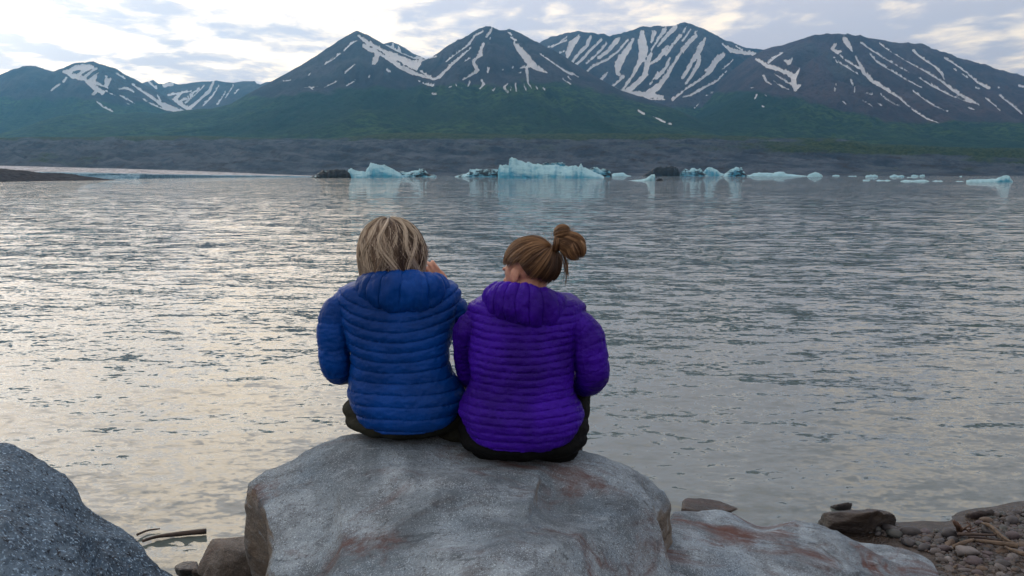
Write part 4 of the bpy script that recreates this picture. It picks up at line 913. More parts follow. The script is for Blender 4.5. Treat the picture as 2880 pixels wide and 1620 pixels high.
iceberg(I2([(2020, 300), (2070, 262), (2150, 260), (2190, 290), (2260, 285), (2310, 295), (2350, 350), (2360, 385)]), 'streak', 'small striped iceberg at the right end of the largest one', 497.5, 0.5, 1, 7)
iceberg(I2([(2340, 380), (2380, 350), (2470, 340), (2530, 338), (2580, 375), (2640, 385)]), 'white', 'low pale ice floe right of the largest iceberg', 495.5, 0.5, 1, 8)
iceberg(I3([(100, 295), (180, 285), (260, 278), (320, 268), (345, 240), (380, 218), (420, 215), (425, 240), (390, 280), (400, 296)][:8] + [(1740, 440)][:0]), 'white', 'small white floe with a raised tip floating nearest in front', 508.5, 0.5, 1, 9)
iceberg(I3([(435, 290), (465, 268), (500, 265), (530, 295)]), 'dirty', 'tiny ice lump beside the floe with a raised tip', 508.5, 0.6, 1, 10)
iceberg(I3([(220, 222), (250, 195), (280, 215)]), 'white', 'tiny white ice lump left of the black iceberg', 493.5, 0.6, 1, 11)
iceberg(I3([(270, 230), (330, 195), (400, 150), (430, 140), (445, 125), (540, 135), (560, 125), (650, 125), (700, 145), (710, 190), (730, 235)]), 'black', 'black dirt covered iceberg right of the largest one', 495.5, 0.5, 1, 12)
iceberg(I3([(700, 240), (735, 180), (780, 145), (830, 170), (850, 145), (890, 138), (910, 160), (960, 145), (990, 175), (1040, 225), (1060, 240)]), 'streak', 'lumpy dark and blue iceberg right of the black one', 495.5, 0.5, 1, 13)
iceberg(I3([(1000, 190), (1030, 150), (1065, 128), (1110, 140), (1160, 165), (1200, 200), (1260, 215), (1270, 240)]), 'blue', 'pointed blue iceberg beside the lumpy dark one', 495.3, 0.5, 1, 14)
iceberg(I3([(1210, 242), (1270, 200), (1320, 160), (1390, 130), (1460, 140), (1480, 180), (1510, 210), (1540, 230)]), 'streak', 'slanting striped iceberg leaning to the right', 496.3, 0.5, 1, 15)
iceberg(I3([(1490, 225), (1560, 222), (1600, 205), (1660, 195), (1780, 198), (1840, 205), (1850, 190), (1960, 185), (1975, 205), (2050, 215), (2200, 232), (2260, 238)]), 'white', 'long low white ice floe right of the slanting iceberg', 496, 0.3, 1, 16)
iceberg(I3([(2240, 240), (2260, 215), (2310, 200), (2335, 185), (2380, 200), (2420, 225), (2430, 245)]), 'white', 'small lone white iceberg with a blue foot', 497, 0.6, 1, 17)
iceberg(I4([(1830, 290), (1880, 280), (2000, 276), (2180, 270), (2240, 245), (2280, 228), (2340, 232), (2355, 260), (2390, 300)]), 'blue', 'long low blue floe with a dark head at the right edge', 512.5, 0.4, 1, 18)
fl = [(620, 770, 238, 208, 498, 'white', 'low floe with a small knob just before the far shore at right'), (910, 1085, 240, 210, 497.5, 'blue', 'blue low double humped floe near the far shore at right'), (1165, 1255, 235, 215, 496.5, 'white', 'small white floe right of the double humped blue one'),
      (1265, 1330, 235, 207, 496, 'white', 'small cube like white floe at the end of its row'), (590, 680, 290, 272, 508, 'white', 'leftmost small floe of the nearer right row'), (750, 930, 295, 275, 508.5, 'white', 'second long floe of the nearer right row'),
      (1040, 1390, 302, 275, 510.5, 'white', 'longest white floe of the nearer right row'), (1420, 1550, 300, 285, 510, 'white', 'last small floe of the nearer right row'), (1700, 1800, 302, 292, 510.5, 'white', 'faint flat floe left of the long blue floe'),
      (225, 310, 232, 218, 495.5, 'white', 'tiny pale floe at the shore right of the lone iceberg'), (410, 520, 240, 230, 496, 'white', 'thin white ice sheet at the far shore'), (1110, 1250, 257, 245, 499.5, 'white', 'flat grey floe in front of the small white floe'), (1745, 1775, 243, 230, 497, 'white', 'tiny ice bit alone at the far right shore')]
for i, (a, b_, lo, hi, bp, mt, lab) in enumerate(fl):
    rs = np.random.RandomState(40 + i); xs = np.linspace(a, b_, 8)
    hi = lo - (lo - hi) * 0.75; ys = lo - (lo - hi) * np.concatenate([[0.1], rs.uniform(0.35, 1.0, 6), [0.1]]); ys[rs.randint(2, 6)] = hi
    iceberg(I4(list(zip(xs, ys))), mt, lab, bp, 0.5, 1, 50 + i, 'ice_floe', 'small ice floes at right')
fl = [(110, 180, 220, 205, 492.5, 'tiny white floe between largest iceberg and black one')]
for a, b_, lo, hi, bp, lab in fl: iceberg(I3([(a, lo), (a + 20, hi + 3), (a + 45, hi), (b_, lo)]), 'white', lab, bp, 0.5, 1, 80, 'ice_floe', 'icebergs on the far side of the lake')

# ------------------------------------------------------------------ people
def ellipsoid(c, r, R=None, sub=4):
    v, f = ICO[sub]; v = v * np.array(r)
    if R is not None: v = v @ np.array(R).T
    return v + np.array(c), f
def loft(rings, closed=True):
    """rings: (n, k, 3) closed rings, capped"""
    R = np.array(rings); n, k, _ = R.shape; V = R.reshape(-1, 3); idx = np.arange(n * k).reshape(n, k)
    a, b_ = idx[:-1], idx[1:]
    F = np.stack([a, np.roll(a, -1, 1), np.roll(b_, -1, 1), b_], -1).reshape(-1, 4)
    V = np.vstack([V, R[0].mean(0), R[-1].mean(0)])
    F = [tuple(x) for x in F] + [(idx[0][(j + 1) % k], idx[0][j], n * k) for j in range(k)] + [(idx[-1][j], idx[-1][(j + 1) % k], n * k + 1) for j in range(k)]
    return V, tri(F)
def limb(pts, rad, ns=18, sub=6):
    """tapered tube with round ends"""
    V, F = tube(pts, rad, ns, 0, 0, sub); parts = [(V, tri(F))]
    parts.append(ellipsoid(tuple(pts[0]), (rad[0],) * 3)); parts.append(ellipsoid(tuple(pts[-1]), (rad[-1],) * 3))
    return parts
def fuse(parts, voxel, smooth=2):
    V, F, n = [], [], 0
    for v, f in parts: V.append(v); F.append(np.asarray(f) + n); n += len(v)
    o = mesh_obj('fuse_tmp', np.vstack(V), np.vstack(F))
    m = o.modifiers.new('r', 'REMESH'); m.mode = 'VOXEL'; m.voxel_size = voxel; m.adaptivity = 0
    if smooth:
        s = o.modifiers.new('s', 'SMOOTH'); s.factor = 0.5; s.iterations = smooth
    dg = bpy.context.evaluated_depsgraph_get(); e = o.evaluated_get(dg); me = e.to_mesh()
    v = np.empty(len(me.vertices) * 3, np.float32); me.vertices.foreach_get('co', v); v = v.reshape(-1, 3).astype(float)
    me.calc_loop_triangles(); t = np.empty(len(me.loop_triangles) * 3, np.int32); me.loop_triangles.foreach_get('vertices', t); t = t.reshape(-1, 3)
    e.to_mesh_clear(); me0 = o.data; bpy.data.objects.remove(o); bpy.data.meshes.remove(me0)
    return v, t
def normals(v, f):
    n = np.zeros_like(v); fn = np.cross(v[f[:, 1]] - v[f[:, 0]], v[f[:, 2]] - v[f[:, 0]])
    for i in range(3): np.add.at(n, f[:, i], fn)
    return n / (np.linalg.norm(n, axis=1)[:, None] + 1e-12)
def seg_dist(v, pts, rad):
    """distance to a tapered polyline minus its radius, and the arc length along it"""
    pts = np.array([tuple(p) for p in pts], float); best = np.full(len(v), 1e9); arc = np.zeros(len(v)); L = 0.0
    for i in range(len(pts) - 1):
        a, b_ = pts[i], pts[i + 1]; d = b_ - a; l2 = d @ d
        t = np.clip((v - a) @ d / l2, 0, 1); dist = np.linalg.norm(v - a - t[:, None] * d, axis=1) - (rad[i] + (rad[i + 1] - rad[i]) * t)
        k = dist < best; best[k] = dist[k]; arc[k] = (L + t * math.sqrt(l2))[k]; L += math.sqrt(l2)
    return best, arc
def puff(s):
    a = np.abs(np.sin(np.pi * s)); return a ** 0.5 - 0.66 - 0.45 * np.exp(-(a / 0.17) ** 2)

def cloth_mat(name, col, rough=0.5, sheen=0.25, weave=500, wr=0.5, var=0.25):
    b = MB(name); p = b.pos(); n = b.math('ADD', b.noise(b.pos((1.0, 1.0, 2.2)), 38, 5, 0.62, 0.6), b.noise(b.pos((2.4, 2.4, 0.6)), 45, 4, 0.6, 0.5)); w = b.noise(p, weave, 2, 0.5); l = b.noise(p, 6, 3, 0.5)
    c = b.mix(b.rng(l, 0.3, 0.7), tuple(x * (1 - var) for x in col), tuple(min(1, x * (1 + var)) for x in col))
    c = b.mix(b.rng(w, 0.45, 0.7, 0, 0.25), c, tuple(x * 0.6 for x in col))
    return b.done(c, rough, b.bump(b.math('ADD', n, b.math('MULTIPLY', w, 0.12)), wr, 0.006), spec=0.12, **{'Sheen Weight': sheen, 'Sheen Roughness': 0.4})
def skin_mat():
    b = MB('skin'); p = b.pos(); n = b.noise(p, 30, 4, 0.6); f = b.noise(p, 260, 3, 0.6)
    c = b.mix(b.rng(n, 0.35, 0.65), (0.40, 0.195, 0.135), (0.52, 0.28, 0.20))
    return b.done(c, 0.5, b.bump(f, 0.25, 0.001), **{'Subsurface Weight': 0.25, 'Subsurface Radius': (0.012, 0.005, 0.003), 'Subsurface Scale': 1.0})
M_SKIN = skin_mat()
def hair_mat(name, cols):
    b = MB(name); r, g, bl, _ = b.attr('strand')
    c = b.mix(b.rng(r, 0.0, 0.5), cols[0], cols[1]); c = b.mix(b.rng(r, 0.5, 1.0), c, cols[2])
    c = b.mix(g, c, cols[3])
    return b.done(c, 0.42, spec=0.45, **{'Anisotropic': 0.4})
M_BLOND = hair_mat('blond_hair', [(0.050, 0.034, 0.028), (0.21, 0.155, 0.115), (0.60, 0.53, 0.43), (0.032, 0.02, 0.017)])
M_BROWN = hair_mat('light_brown_hair', [(0.026, 0.012, 0.007), (0.090, 0.046, 0.023), (0.32, 0.19, 0.095), (0.013, 0.007, 0.005)])
M_BLUE = cloth_mat('blue_nylon', (0.0010, 0.043, 0.235), 0.42, 0.0, 600, 0.35)
M_PURPLE = cloth_mat('purple_nylon', (0.032, 0.0035, 0.265), 0.45, 0.0, 600, 0.6, 0.35)
M_OLIVE = cloth_mat('olive_trousers', (0.020, 0.022, 0.017), 0.8, 0.0, 400, 0.5)
M_BLACK = cloth_mat('black_trousers', (0.004, 0.005, 0.006), 0.8, 0.0, 400, 0.6)
M_BOOT = cloth_mat('boot_leather', (0.035, 0.030, 0.028), 0.6, 0.0, 300, 0.4)
M_SOLE = cloth_mat('boot_sole', (0.012, 0.012, 0.012), 0.8, 0.0, 300, 0.4)

def strands(paths, rad, tone, shade=None, ns=3):
    """many thin tapered tubes: paths (n, k, 3)"""
    P = np.array(paths); n, k, _ = P.shape
    T = np.gradient(P, axis=1); T /= np.linalg.norm(T, axis=2)[..., None] + 1e-9
    ref = np.array([0.3, 0.9, 0.2]); A = np.cross(T, ref); A /= np.linalg.norm(A, axis=2)[..., None] + 1e-9; B = np.cross(T, A)
    t = np.linspace(0, 1, k); prof = np.minimum(1, (1 - t) * 4 + 0.12) * np.minimum(1, 0.55 + t * 4)
    r = np.asarray(rad)[:, None] * prof[None]
    th = np.linspace(0, 2 * np.pi, ns, endpoint=False)
    V = P[:, :, None] + r[:, :, None, None] * (np.cos(th)[None, None, :, None] * A[:, :, None] + np.sin(th)[None, None, :, None] * B[:, :, None])
    idx = np.arange(n * k * ns).reshape(n, k, ns); a = idx[:, :-1]; b_ = idx[:, 1:]
    F = np.stack([a, np.roll(a, -1, 2), np.roll(b_, -1, 2), b_], -1).reshape(-1, 4)
    att = np.zeros((n, k, ns, 4)); att[..., 0] = np.asarray(tone)[:, None, None]; att[..., 3] = 1
    if shade is not None: att[..., 1] = np.asarray(shade)[:, None, None]
    return V.reshape(-1, 3), F, att.reshape(-1, 4)

def head_parts(c, yaw, pitch, roll, s=1.0):
    """skull, jaw, face features; face looks along +Y before turning (yaw > 0 turns to the left)"""
    R = Matrix.Rotation(yaw, 3, 'Z') @ Matrix.Rotation(pitch, 3, 'X') @ Matrix.Rotation(roll, 3, 'Y')
    out = []
    def E(p, r, rot=(0, 0, 0)):
        Q_ = R @ (Matrix.Rotation(rot[2], 3, 'Z') @ Matrix.Rotation(rot[0], 3, 'X') @ Matrix.Rotation(rot[1], 3, 'Y'))
        cc = Vector(c) + R @ (Vector(p) * s); out.append(ellipsoid(tuple(cc), tuple(x * s for x in r), Q_))
    E((0, -0.012, 0.030), (0.075, 0.092, 0.082)); E((0, 0.030, 0.000), (0.066, 0.062, 0.085)); E((0, 0.040, -0.050), (0.052, 0.050, 0.052)); E((0, 0.074, -0.086), (0.022, 0.020, 0.018))
    E((0, 0.097, -0.008), (0.011, 0.012, 0.026), (0.35, 0, 0)); E((0, 0.106, -0.024), (0.014, 0.014, 0.011)); E((0, 0.089, -0.056), (0.024, 0.012, 0.007)); E((0, 0.088, -0.067), (0.021, 0.012, 0.007))
    for sg in (-1, 1):
        E((sg * 0.034, 0.064, -0.022), (0.026, 0.026, 0.024)); E((sg * 0.030, 0.074, 0.026), (0.026, 0.016, 0.009)); E((sg * 0.030, 0.074, 0.010), (0.013, 0.013, 0.012))
        E((sg * 0.078, -0.012, -0.008), (0.006, 0.017, 0.029), (0.2, 0, sg * -0.60)); E((sg * 0.075, -0.002, -0.030), (0.007, 0.010, 0.012))
    return out, R
def hand_parts(wrist, dirv, up, curl=0.5, spread=0.10, s=1.0, thumb=1):
    """palm, four unequal bent fingers and a thumb from the side of the palm"""
    d = Vector(dirv).normalized(); u = Vector(up); u = (u - d * u.dot(d)).normalized(); r = d.cross(u)
    w = Vector(wrist); out = []
    Rm = Matrix((r, d, u)).transposed()
    out.append(ellipsoid(tuple(w + d * 0.045 * s), (0.039 * s, 0.052 * s, 0.015 * s), Rm))
    for i, (off, L) in enumerate(((-0.028, 0.070), (-0.010, 0.079), (0.009, 0.074), (0.026, 0.058))):
        p = w + d * (0.085 * s) + r * (off * s * thumb); a = 0.0; pts = [p - d * 0.02 * s]; fd = (d + r * thumb * off * spread * 30 * 0.3).normalized()
        for j, f in enumerate((0.42, 0.33, 0.25)):
            pts.append(p.copy()); a += curl * (0.9 if j == 0 else 1.1)
            p = p + (fd * math.cos(a) - u * math.sin(a)) * L * f * s
        pts.append(p); rr = [0.0095 * s, 0.0092 * s, 0.0085 * s, 0.0078 * s, 0.0065 * s]
        out += limb(pts, rr, 10, 3)
    p = w + d * 0.02 * s - r * (0.030 * s * thumb)
    pts = [p, p + (d * 0.6 - r * thumb * 0.6 - u * 0.3).normalized() * 0.034 * s, p + (d * 0.6 - r * thumb * 0.6 - u * 0.3).normalized() * 0.034 * s + (d * 0.85 - r * thumb * 0.25 - u * 0.45).normalized() * 0.03 * s]
    pts.append(pts[-1] + (d * 0.9 - u * 0.5).normalized() * 0.024 * s)
    out += limb(pts, [0.014 * s, 0.0115 * s, 0.0100 * s, 0.0080 * s], 10, 3)
    return out

def make_person(cfg):
    """cfg: measures of one seated figure"""
    zx0, zy0, zs = cfg['zoom']; Zp = lambda x, y: (zx0 + x * zs, zy0 + y * zs)
    Yk = cfg['Y']
    # ---- jacket body: horizontal rings whose back lies on the outline seen from the camera
    rings = []; info = []
    for zy, l, r, yb, dep in cfg['torso']:
        pl = VY(*Zp(l, zy), yb + dep * 0.75); pr = VY(*Zp(r, zy), yb + dep * 0.75); bk = VY(*Zp((l + r) / 2, zy), yb)
        cx, hw = (pl.x + pr.x) / 2, (pr.x - pl.x) / 2; z = bk.z; cy = yb + dep
        th = np.linspace(0, 2 * np.pi, 56, endpoint=False); e = 2.35
        ca, sa = np.cos(th), np.sin(th)
        X = cx + hw * np.sign(ca) * np.abs(ca) ** (2 / e); Y = cy + dep * np.sign(sa) * np.abs(sa) ** (2 / e)
        lift = cfg['lift'] * sstep(zy, cfg['torso'][-1][0] - 230, cfg['torso'][-1][0])      # the hem rides up towards the lap
        rings.append(np.stack([X, Y, z + lift * np.clip((Y - yb) / (1.3 * dep), 0, 1.1) ** 1.2], 1)); info.append((z, cx, hw, cy, dep))
    # refine rings smoothly
    R = np.array(rings); t = np.linspace(0, len(R) - 1, (len(R) - 1) * 6 + 1); i = np.minimum(t.astype(int), len(R) - 2); f = (t - i)[:, None, None]
    Pd = np.concatenate([R[:1] * 2 - R[1:2], R, R[-1:] * 2 - R[-2:-1]]); p0, p1, p2, p3 = Pd[i], Pd[i + 1], Pd[i + 2], Pd[i + 3]
    R2 = 0.5 * ((2 * p1) + (-p0 + p2) * f + (2 * p0 - 5 * p1 + 4 * p2 - p3) * f ** 2 + (-p0 + 3 * p1 - 3 * p2 + p3) * f ** 3)
    torso = loft(R2[::-1])
    info = np.array(info)
    root = empty('person', cfg['root']); base = np.array(cfg['root'])
    arms = cfg['arms']
    arm_pts = [[VY(*Zp(x, y), yy) for x, y, yy, _ in a] for a in arms]; arm_rad = [[q[3] * 0.94 for q in a] for a in arms]
    parts = [torso]
    for P, rd in zip(arm_pts, arm_rad): parts += limb(P, rd, 20, 6)
    v, f = fuse(parts, 0.0036, 6)
    # quilting
    zc = np.interp(v[:, 2], info[::-1, 0], info[::-1, 1]); hw = np.interp(v[:, 2], info[::-1, 0], info[::-1, 2])
    cyy = np.interp(v[:, 2], info[::-1, 0], info[::-1, 3]); dd = np.interp(v[:, 2], info[::-1, 0], info[::-1, 4])
    tor_d = (np.sqrt(((v[:, 0] - zc) / hw) ** 2 + ((v[:, 1] - cyy) / dd) ** 2) - 1) * np.minimum(hw, dd)
    ad = np.full(len(v), 1e9); arc = np.zeros(len(v)); which = np.zeros(len(v), int)
    for k, (P, rd) in enumerate(zip(arm_pts, arm_rad)):
        d_, a_ = seg_dist(v, P, rd); m = d_ < ad; ad[m] = d_[m]; arc[m] = a_[m]; which[m] = k
    wa = sstep(tor_d - ad, -0.008, 0.012)
    sp = cfg['spacing']; sag = cfg['sag']
    u = (v[:, 0] - zc) / hw
    hgt = sstep(v[:, 2], info[-1, 0], info[0, 0])
    wig = 0.010 * fbm(v[:, 0] * 6, v[:, 1] * 6, v[:, 2] * 2 + cfg['seed'], 3)
    st = (v[:, 2] + sag * hgt ** 1.5 * (1 - u * u) + wig) / sp
    sa = (arc + cfg['arm_skew'] * (v[:, 0] - zc) + wig * 1.4) / cfg['arm_spacing']
    q = puff(st) * (1 - wa) + puff(sa) * wa * 0.38
    nrm = normals(v, f)
    wr = fbm(v[:, 0] * 26, v[:, 1] * 26, v[:, 2] * 60, 3) * 0.0030 + fbm(v[:, 0] * 9, v[:, 1] * 9, v[:, 2] * 16, 3) * 0.0050 + ridged(v[:, 0] * 7 + v[:, 2] * 5, v[:, 1] * 9, v[:, 2] * 14, 3) * 0.0030
    seam = np.exp(-((tor_d - ad) / 0.006) ** 2) * (ad < 0.03) * 0.004
    near = np.exp(-np.abs(np.sin(np.pi * st)) * 2.2) * (1 - wa) + np.exp(-np.abs(np.sin(np.pi * sa)) * 2.2) * wa
    wr = wr + near * 0.0055 * fbm(v[:, 0] * 75, v[:, 1] * 75, v[:, 2] * 22, 2)
    v2 = v + nrm * (cfg['amp'] * (0.75 + 0.5 * fbm(v[:, 0] * 5, v[:, 1] * 5, v[:, 2] * 5 + 3, 2)) * q + wr - seam)[:, None]
    jk = mesh_obj('jacket', v2 - base, f, cfg['mat'], root); jk['label'] = cfg['jacket_label']
    # ---- hood lying on the shoulders: ring of vertical tubes
    hd = cfg['hood']; nphi, nv = 260, 60
    ph = np.linspace(-math.radians(158), math.radians(158), nphi)[None, :]; w = np.linspace(0, 1, nv)[:, None]
    hc = VY(*Zp(*hd['c']), hd['Y'])
    ang = w * math.radians(250) - math.radians(65)                    # cross-section of the rolled cloth
    back = 0.5 + 0.5 * np.cos(ph)
    rc = hd['rc'] * (0.62 + 0.38 * back) ; rh = hd['rh'] * (0.55 + 0.45 * back)
    n_t = hd['n']
    pf = puff(ph / math.radians(316) * n_t + 0.5 + 0.10 * np.sin(w * 5) + 0.35 * np.sin(ph * 2.3 + cfg['seed']) + 0.18 * fbm(ph * 2, w * 3, cfg['seed'], 2)) * hd['amp'] * (0.8 + 0.6 * fbm(ph * 1.5, w * 2, cfg['seed'] + 9, 2)) * np.sin(np.pi * np.clip(w * 1.05, 0, 1)) ** 0.5
    wrn = 0.011 * fbm(np.cos(ph) * 3 + w * 2, np.sin(ph) * 3, w * 4 + cfg['seed'], 3) + 0.0050 * fbm(ph * 9, w * 7, cfg['seed'] + 3.0, 3)
    rr = rc + pf + wrn
    rad_x = hd['rx'] + rr * np.cos(ang); rad_y = hd['ry'] + rr * np.cos(ang)
    zz = (rh + pf + wrn) * np.sin(ang) - hd['drop'] * back * (1 - w)
    X = hc.x + np.sin(ph) * rad_x; Y = hc.y - np.cos(ph) * rad_y; Z = hc.z + zz + hd['tilt'] * np.sin(ph) * hd['rx'] - hd['fwd'] * (1 - back)
    hv = np.stack([X, Y, Z], -1).reshape(-1, 3)
    ho = mesh_obj('hood', hv - base, grid_faces(nv, nphi), cfg['mat'], root)
    sm = ho.modifiers.new('thickness', 'SOLIDIFY'); sm.thickness = 0.006; sm.offset = -1
    # ---- trousers and boots
    tp = []
    for zy, l, r, yb, dep, hz in cfg['hips']:
        pl = VY(*Zp(l, zy), yb + dep * 0.8); pr = VY(*Zp(r, zy), yb + dep * 0.8); bk = VY(*Zp((l + r) / 2, zy), yb)
        tp.append(ellipsoid(((pl.x + pr.x) / 2, yb + dep, bk.z), ((pr.x - pl.x) / 2, dep, hz)))
    for leg in cfg['legs']:
        tp += limb([Vector(p[:3]) for p in leg], [p[3] for p in leg], 20, 6)
    v, f = fuse(tp, 0.0055, 4); nrm = normals(v, f)
    v = v + nrm * (fbm(v[:, 0] * 14, v[:, 1] * 14, v[:, 2] * 22, 3) * 0.010 + fbm(v[:, 0] * 40, v[:, 1] * 25, v[:, 2] * 60, 2) * 0.0022)[:, None]
    tr = mesh_obj('trousers', v - base, f, cfg['pants'], root); tr['label'] = cfg['pants_label']
    for leg in cfg['legs']:
        a = Vector(leg[-1][:3]); toe = Vector((leg[-1][0] * 0.02, 1, 0)); toe = Vector((0.06 * (1 if a.x > base[0] else -1), 1, -0.05)).normalized()
        hz = a.z - 0.055
        bp = limb([a + Vector((0, 0, 0.06)), a + Vector((0, 0, -0.02))], [0.050, 0.046], 14, 4) + [ellipsoid(tuple(a + toe * 0.055 + Vector((0, 0, -0.045))), (0.047, 0.105, 0.042)), ellipsoid(tuple(a + toe * 0.12 + Vector((0, 0, -0.055))), (0.045, 0.06, 0.032))]
        v, f = fuse(bp, 0.006, 3); bo = mesh_obj('boot', v - base, f, M_BOOT, root)
        v, f = fuse([ellipsoid(tuple(a + toe * 0.065 + Vector((0, 0, -0.088))), (0.049, 0.145, 0.016))], 0.006, 1)
        mesh_obj('sole', v - base, f, M_SOLE, bo)
    # ---- body: one continuous figure under the clothes
    hp, HR = head_parts(cfg['head'], *cfg['head_rot'], cfg.get('head_s', 1.0))
    bp = list(hp); H = Vector(cfg['head']); nb = VY(*Zp(*hd['c']), hd['Y'])
    bp += limb([H + HR @ Vector((0, -0.012, -0.03)), Vector((nb.x, nb.y + 0.015, nb.z - 0.03)), Vector((nb.x, nb.y + 0.02, nb.z - 0.20))], [0.054, 0.055, 0.075], 16, 4)
    for (z, cx, hw_, cy, dep) in info[5:-1:2]: bp.append(ellipsoid((cx, cy, z), (hw_ * 0.74, dep * 0.70, 0.085)))
    for P, rd in zip(arm_pts, arm_rad): bp += limb(P, [min(x * 0.62, 0.042) for x in rd], 14, 4)
    for leg in cfg['legs']: bp += limb([Vector(p[:3]) for p in leg], [p[3] * 0.68 for p in leg], 14, 4)
    for hnd in cfg['hands']: bp += hand_parts(**hnd)
    v, f = fuse(bp, 0.0034, 2)
    bd = mesh_obj('body', v - base, f, M_SKIN, root)
    ev, ef = ICO[3]
    b_ = None
    for sg in (-1, 1):
        c = H + HR @ Vector((sg * 0.030, 0.078, 0.012)); mesh_obj('eye', ev * 0.0115 + np.array(c) - base, ef, M_EYE, bd)
    return root, base, HR
def eye_mat():
    b = MB('eye'); return b.done((0.25, 0.23, 0.22), 0.15)
M_EYE = eye_mat()

# ---- blue jacket, left
B = dict(zoom=(840, 580, 480 / 994.0), Y=2.72, seed=2.0, root=tuple(VZ(1135, 1246, 0.856)),
  lift=0.085,
  torso=[(440, 470, 790, 2.80, 0.080), (462, 330, 885, 2.775, 0.090), (492, 240, 925, 2.755, 0.098), (545, 205, 940, 2.74, 0.108), (620, 218, 935, 2.725, 0.118), (720, 246, 908, 2.71, 0.125), (820, 276, 886, 2.70, 0.125), (900, 298, 868, 2.695, 0.122), (980, 300, 876, 2.69, 0.125),
         (1060, 288, 915, 2.68, 0.135), (1140, 280, 955, 2.665, 0.148), (1210, 290, 962, 2.655, 0.155), (1280, 310, 950, 2.652, 0.155), (1335, 340, 925, 2.655, 0.146)],
  arms=[[(270, 560, 2.84, 0.052), (206, 650, 2.83, 0.058), (206, 790, 2.82, 0.061), (222, 945, 2.83, 0.057), (300, 960, 2.98, 0.046), (420, 950, 3.10, 0.040)],
        [(860, 560, 2.84, 0.052), (905, 610, 2.86, 0.057), (908, 675, 2.94, 0.055), (885, 700, 3.06, 0.052), (840, 600, 3.07, 0.046), (815, 490, 3.05, 0.040)]],
  spacing=0.0435, sag=0.080, amp=0.0068, arm_spacing=0.085, arm_skew=0.0, mat=M_BLUE, jacket_label='bright blue quilted down jacket',
  hood=dict(c=(606, 474), Y=2.83, rx=0.126, ry=0.072, rc=0.050, rh=0.068, drop=0.012, n=13, amp=0.0095, tilt=0.0, fwd=0.02),
  hips=[(1315, 262, 968, 2.668, 0.155, 0.060), (1250, 250, 972, 2.70, 0.16, 0.075)],
  legs=[[(-0.44, 2.85, 0.90, 0.095), (-0.45, 3.08, 0.90, 0.085), (-0.46, 3.27, 0.87, 0.068), (-0.45, 3.33, 0.60, 0.060), (-0.45, 3.36, 0.36, 0.048)], [(-0.20, 2.85, 0.90, 0.095), (-0.20, 3.08, 0.90, 0.085), (-0.20, 3.27, 0.87, 0.068), (-0.21, 3.33, 0.60, 0.060), (-0.22, 3.36, 0.36, 0.048)]],
  pants=M_OLIVE, pants_label='olive grey trousers', head=tuple(VY(1105, 712, 2.90)), head_rot=(-0.30, -0.10, 0.0), head_s=0.98,
  hands=[dict(wrist=tuple(VY(1250, 806, 3.02)), dirv=(-0.60, 0.0, 0.75), up=(0.15, -1.0, 0.15), curl=0.46, spread=0.6, s=0.86, thumb=1), dict(wrist=tuple(VY(1045, 1038, 3.12)), dirv=(0.6, 0.7, -0.1), up=(0, 0.2, 1), curl=0.35, spread=0.1, s=0.95, thumb=1)])
# ---- purple jacket, right
P_ = dict(zoom=(1260, 600, 500 / 979.0), Y=2.58, seed=7.0, root=tuple(VZ(1465, 1308, 0.818)),
  lift=0.075,
  torso=[(455, 340, 610, 2.69, 0.080), (478, 210, 690, 2.665, 0.090), (510, 132, 742, 2.645, 0.098), (560, 100, 768, 2.63, 0.106), (630, 102, 755, 2.612, 0.116), (720, 112, 712, 2.60, 0.122), (820, 112, 700, 2.59, 0.122), (910, 122, 696, 2.582, 0.120), (980, 120, 690, 2.578, 0.124),
         (1040, 96, 696, 2.57, 0.132), (1110, 68, 728, 2.555, 0.146), (1180, 56, 748, 2.545, 0.155), (1245, 74, 742, 2.541, 0.155), (1318, 112, 704, 2.545, 0.146)],
  arms=[[(175, 580, 2.72, 0.050), (112, 640, 2.73, 0.054), (104, 760, 2.78, 0.050), (128, 900, 2.86, 0.046), (220, 900, 2.98, 0.042), (330, 880, 3.05, 0.038)],
        [(700, 590, 2.71, 0.052), (768, 670, 2.70, 0.060), (785, 790, 2.69, 0.063), (792, 905, 2.71, 0.060), (700, 930, 2.88, 0.048), (580, 900, 3.00, 0.040)]],
  spacing=0.0262, sag=0.018, amp=0.0056, arm_spacing=0.036, arm_skew=0.35, mat=M_PURPLE, jacket_label='violet purple quilted down jacket with narrow baffles',
  hood=dict(c=(430, 484), Y=2.71, rx=0.104, ry=0.066, rc=0.047, rh=0.066, drop=0.010, n=15, amp=0.0085, tilt=-0.16, fwd=0.02),
  hips=[(1322, 62, 772, 2.553, 0.150, 0.062), (1255, 50, 786, 2.585, 0.16, 0.078)],
  legs=[[(-0.06, 2.72, 0.87, 0.095), (-0.06, 2.92, 0.94, 0.088), (-0.05, 3.10, 1.00, 0.070), (-0.06, 3.14, 0.78, 0.062), (-0.06, 3.16, 0.56, 0.048)], [(0.15, 2.72, 0.87, 0.100), (0.195, 2.82, 0.96, 0.090), (0.222, 2.93, 1.03, 0.074), (0.235, 2.96, 0.90, 0.064), (0.225, 2.93, 0.80, 0.048)]],
  pants=M_BLACK, pants_label='black trousers', head=tuple(VY(1487, 768, 2.77)), head_rot=(0.74, -0.24, 0.10), head_s=0.98,
  hands=[dict(wrist=tuple(VY(1428, 1049, 3.06)), dirv=(0.7, 0.6, -0.1), up=(0, 0.2, 1), curl=0.35, spread=0.1, s=0.95, thumb=1), dict(wrist=tuple(VY(1556, 1059, 3.01)), dirv=(-0.7, 0.6, -0.1), up=(0, 0.2, 1), curl=0.35, spread=0.1, s=0.95, thumb=-1)])
pb, bbase, bHR = make_person(B)
tag(pb, 'person in a blue quilted jacket with loose blond hair, sitting on the boulder', 'person', 'people sitting on the boulder')
pp, pbase, pHR = make_person(P_)
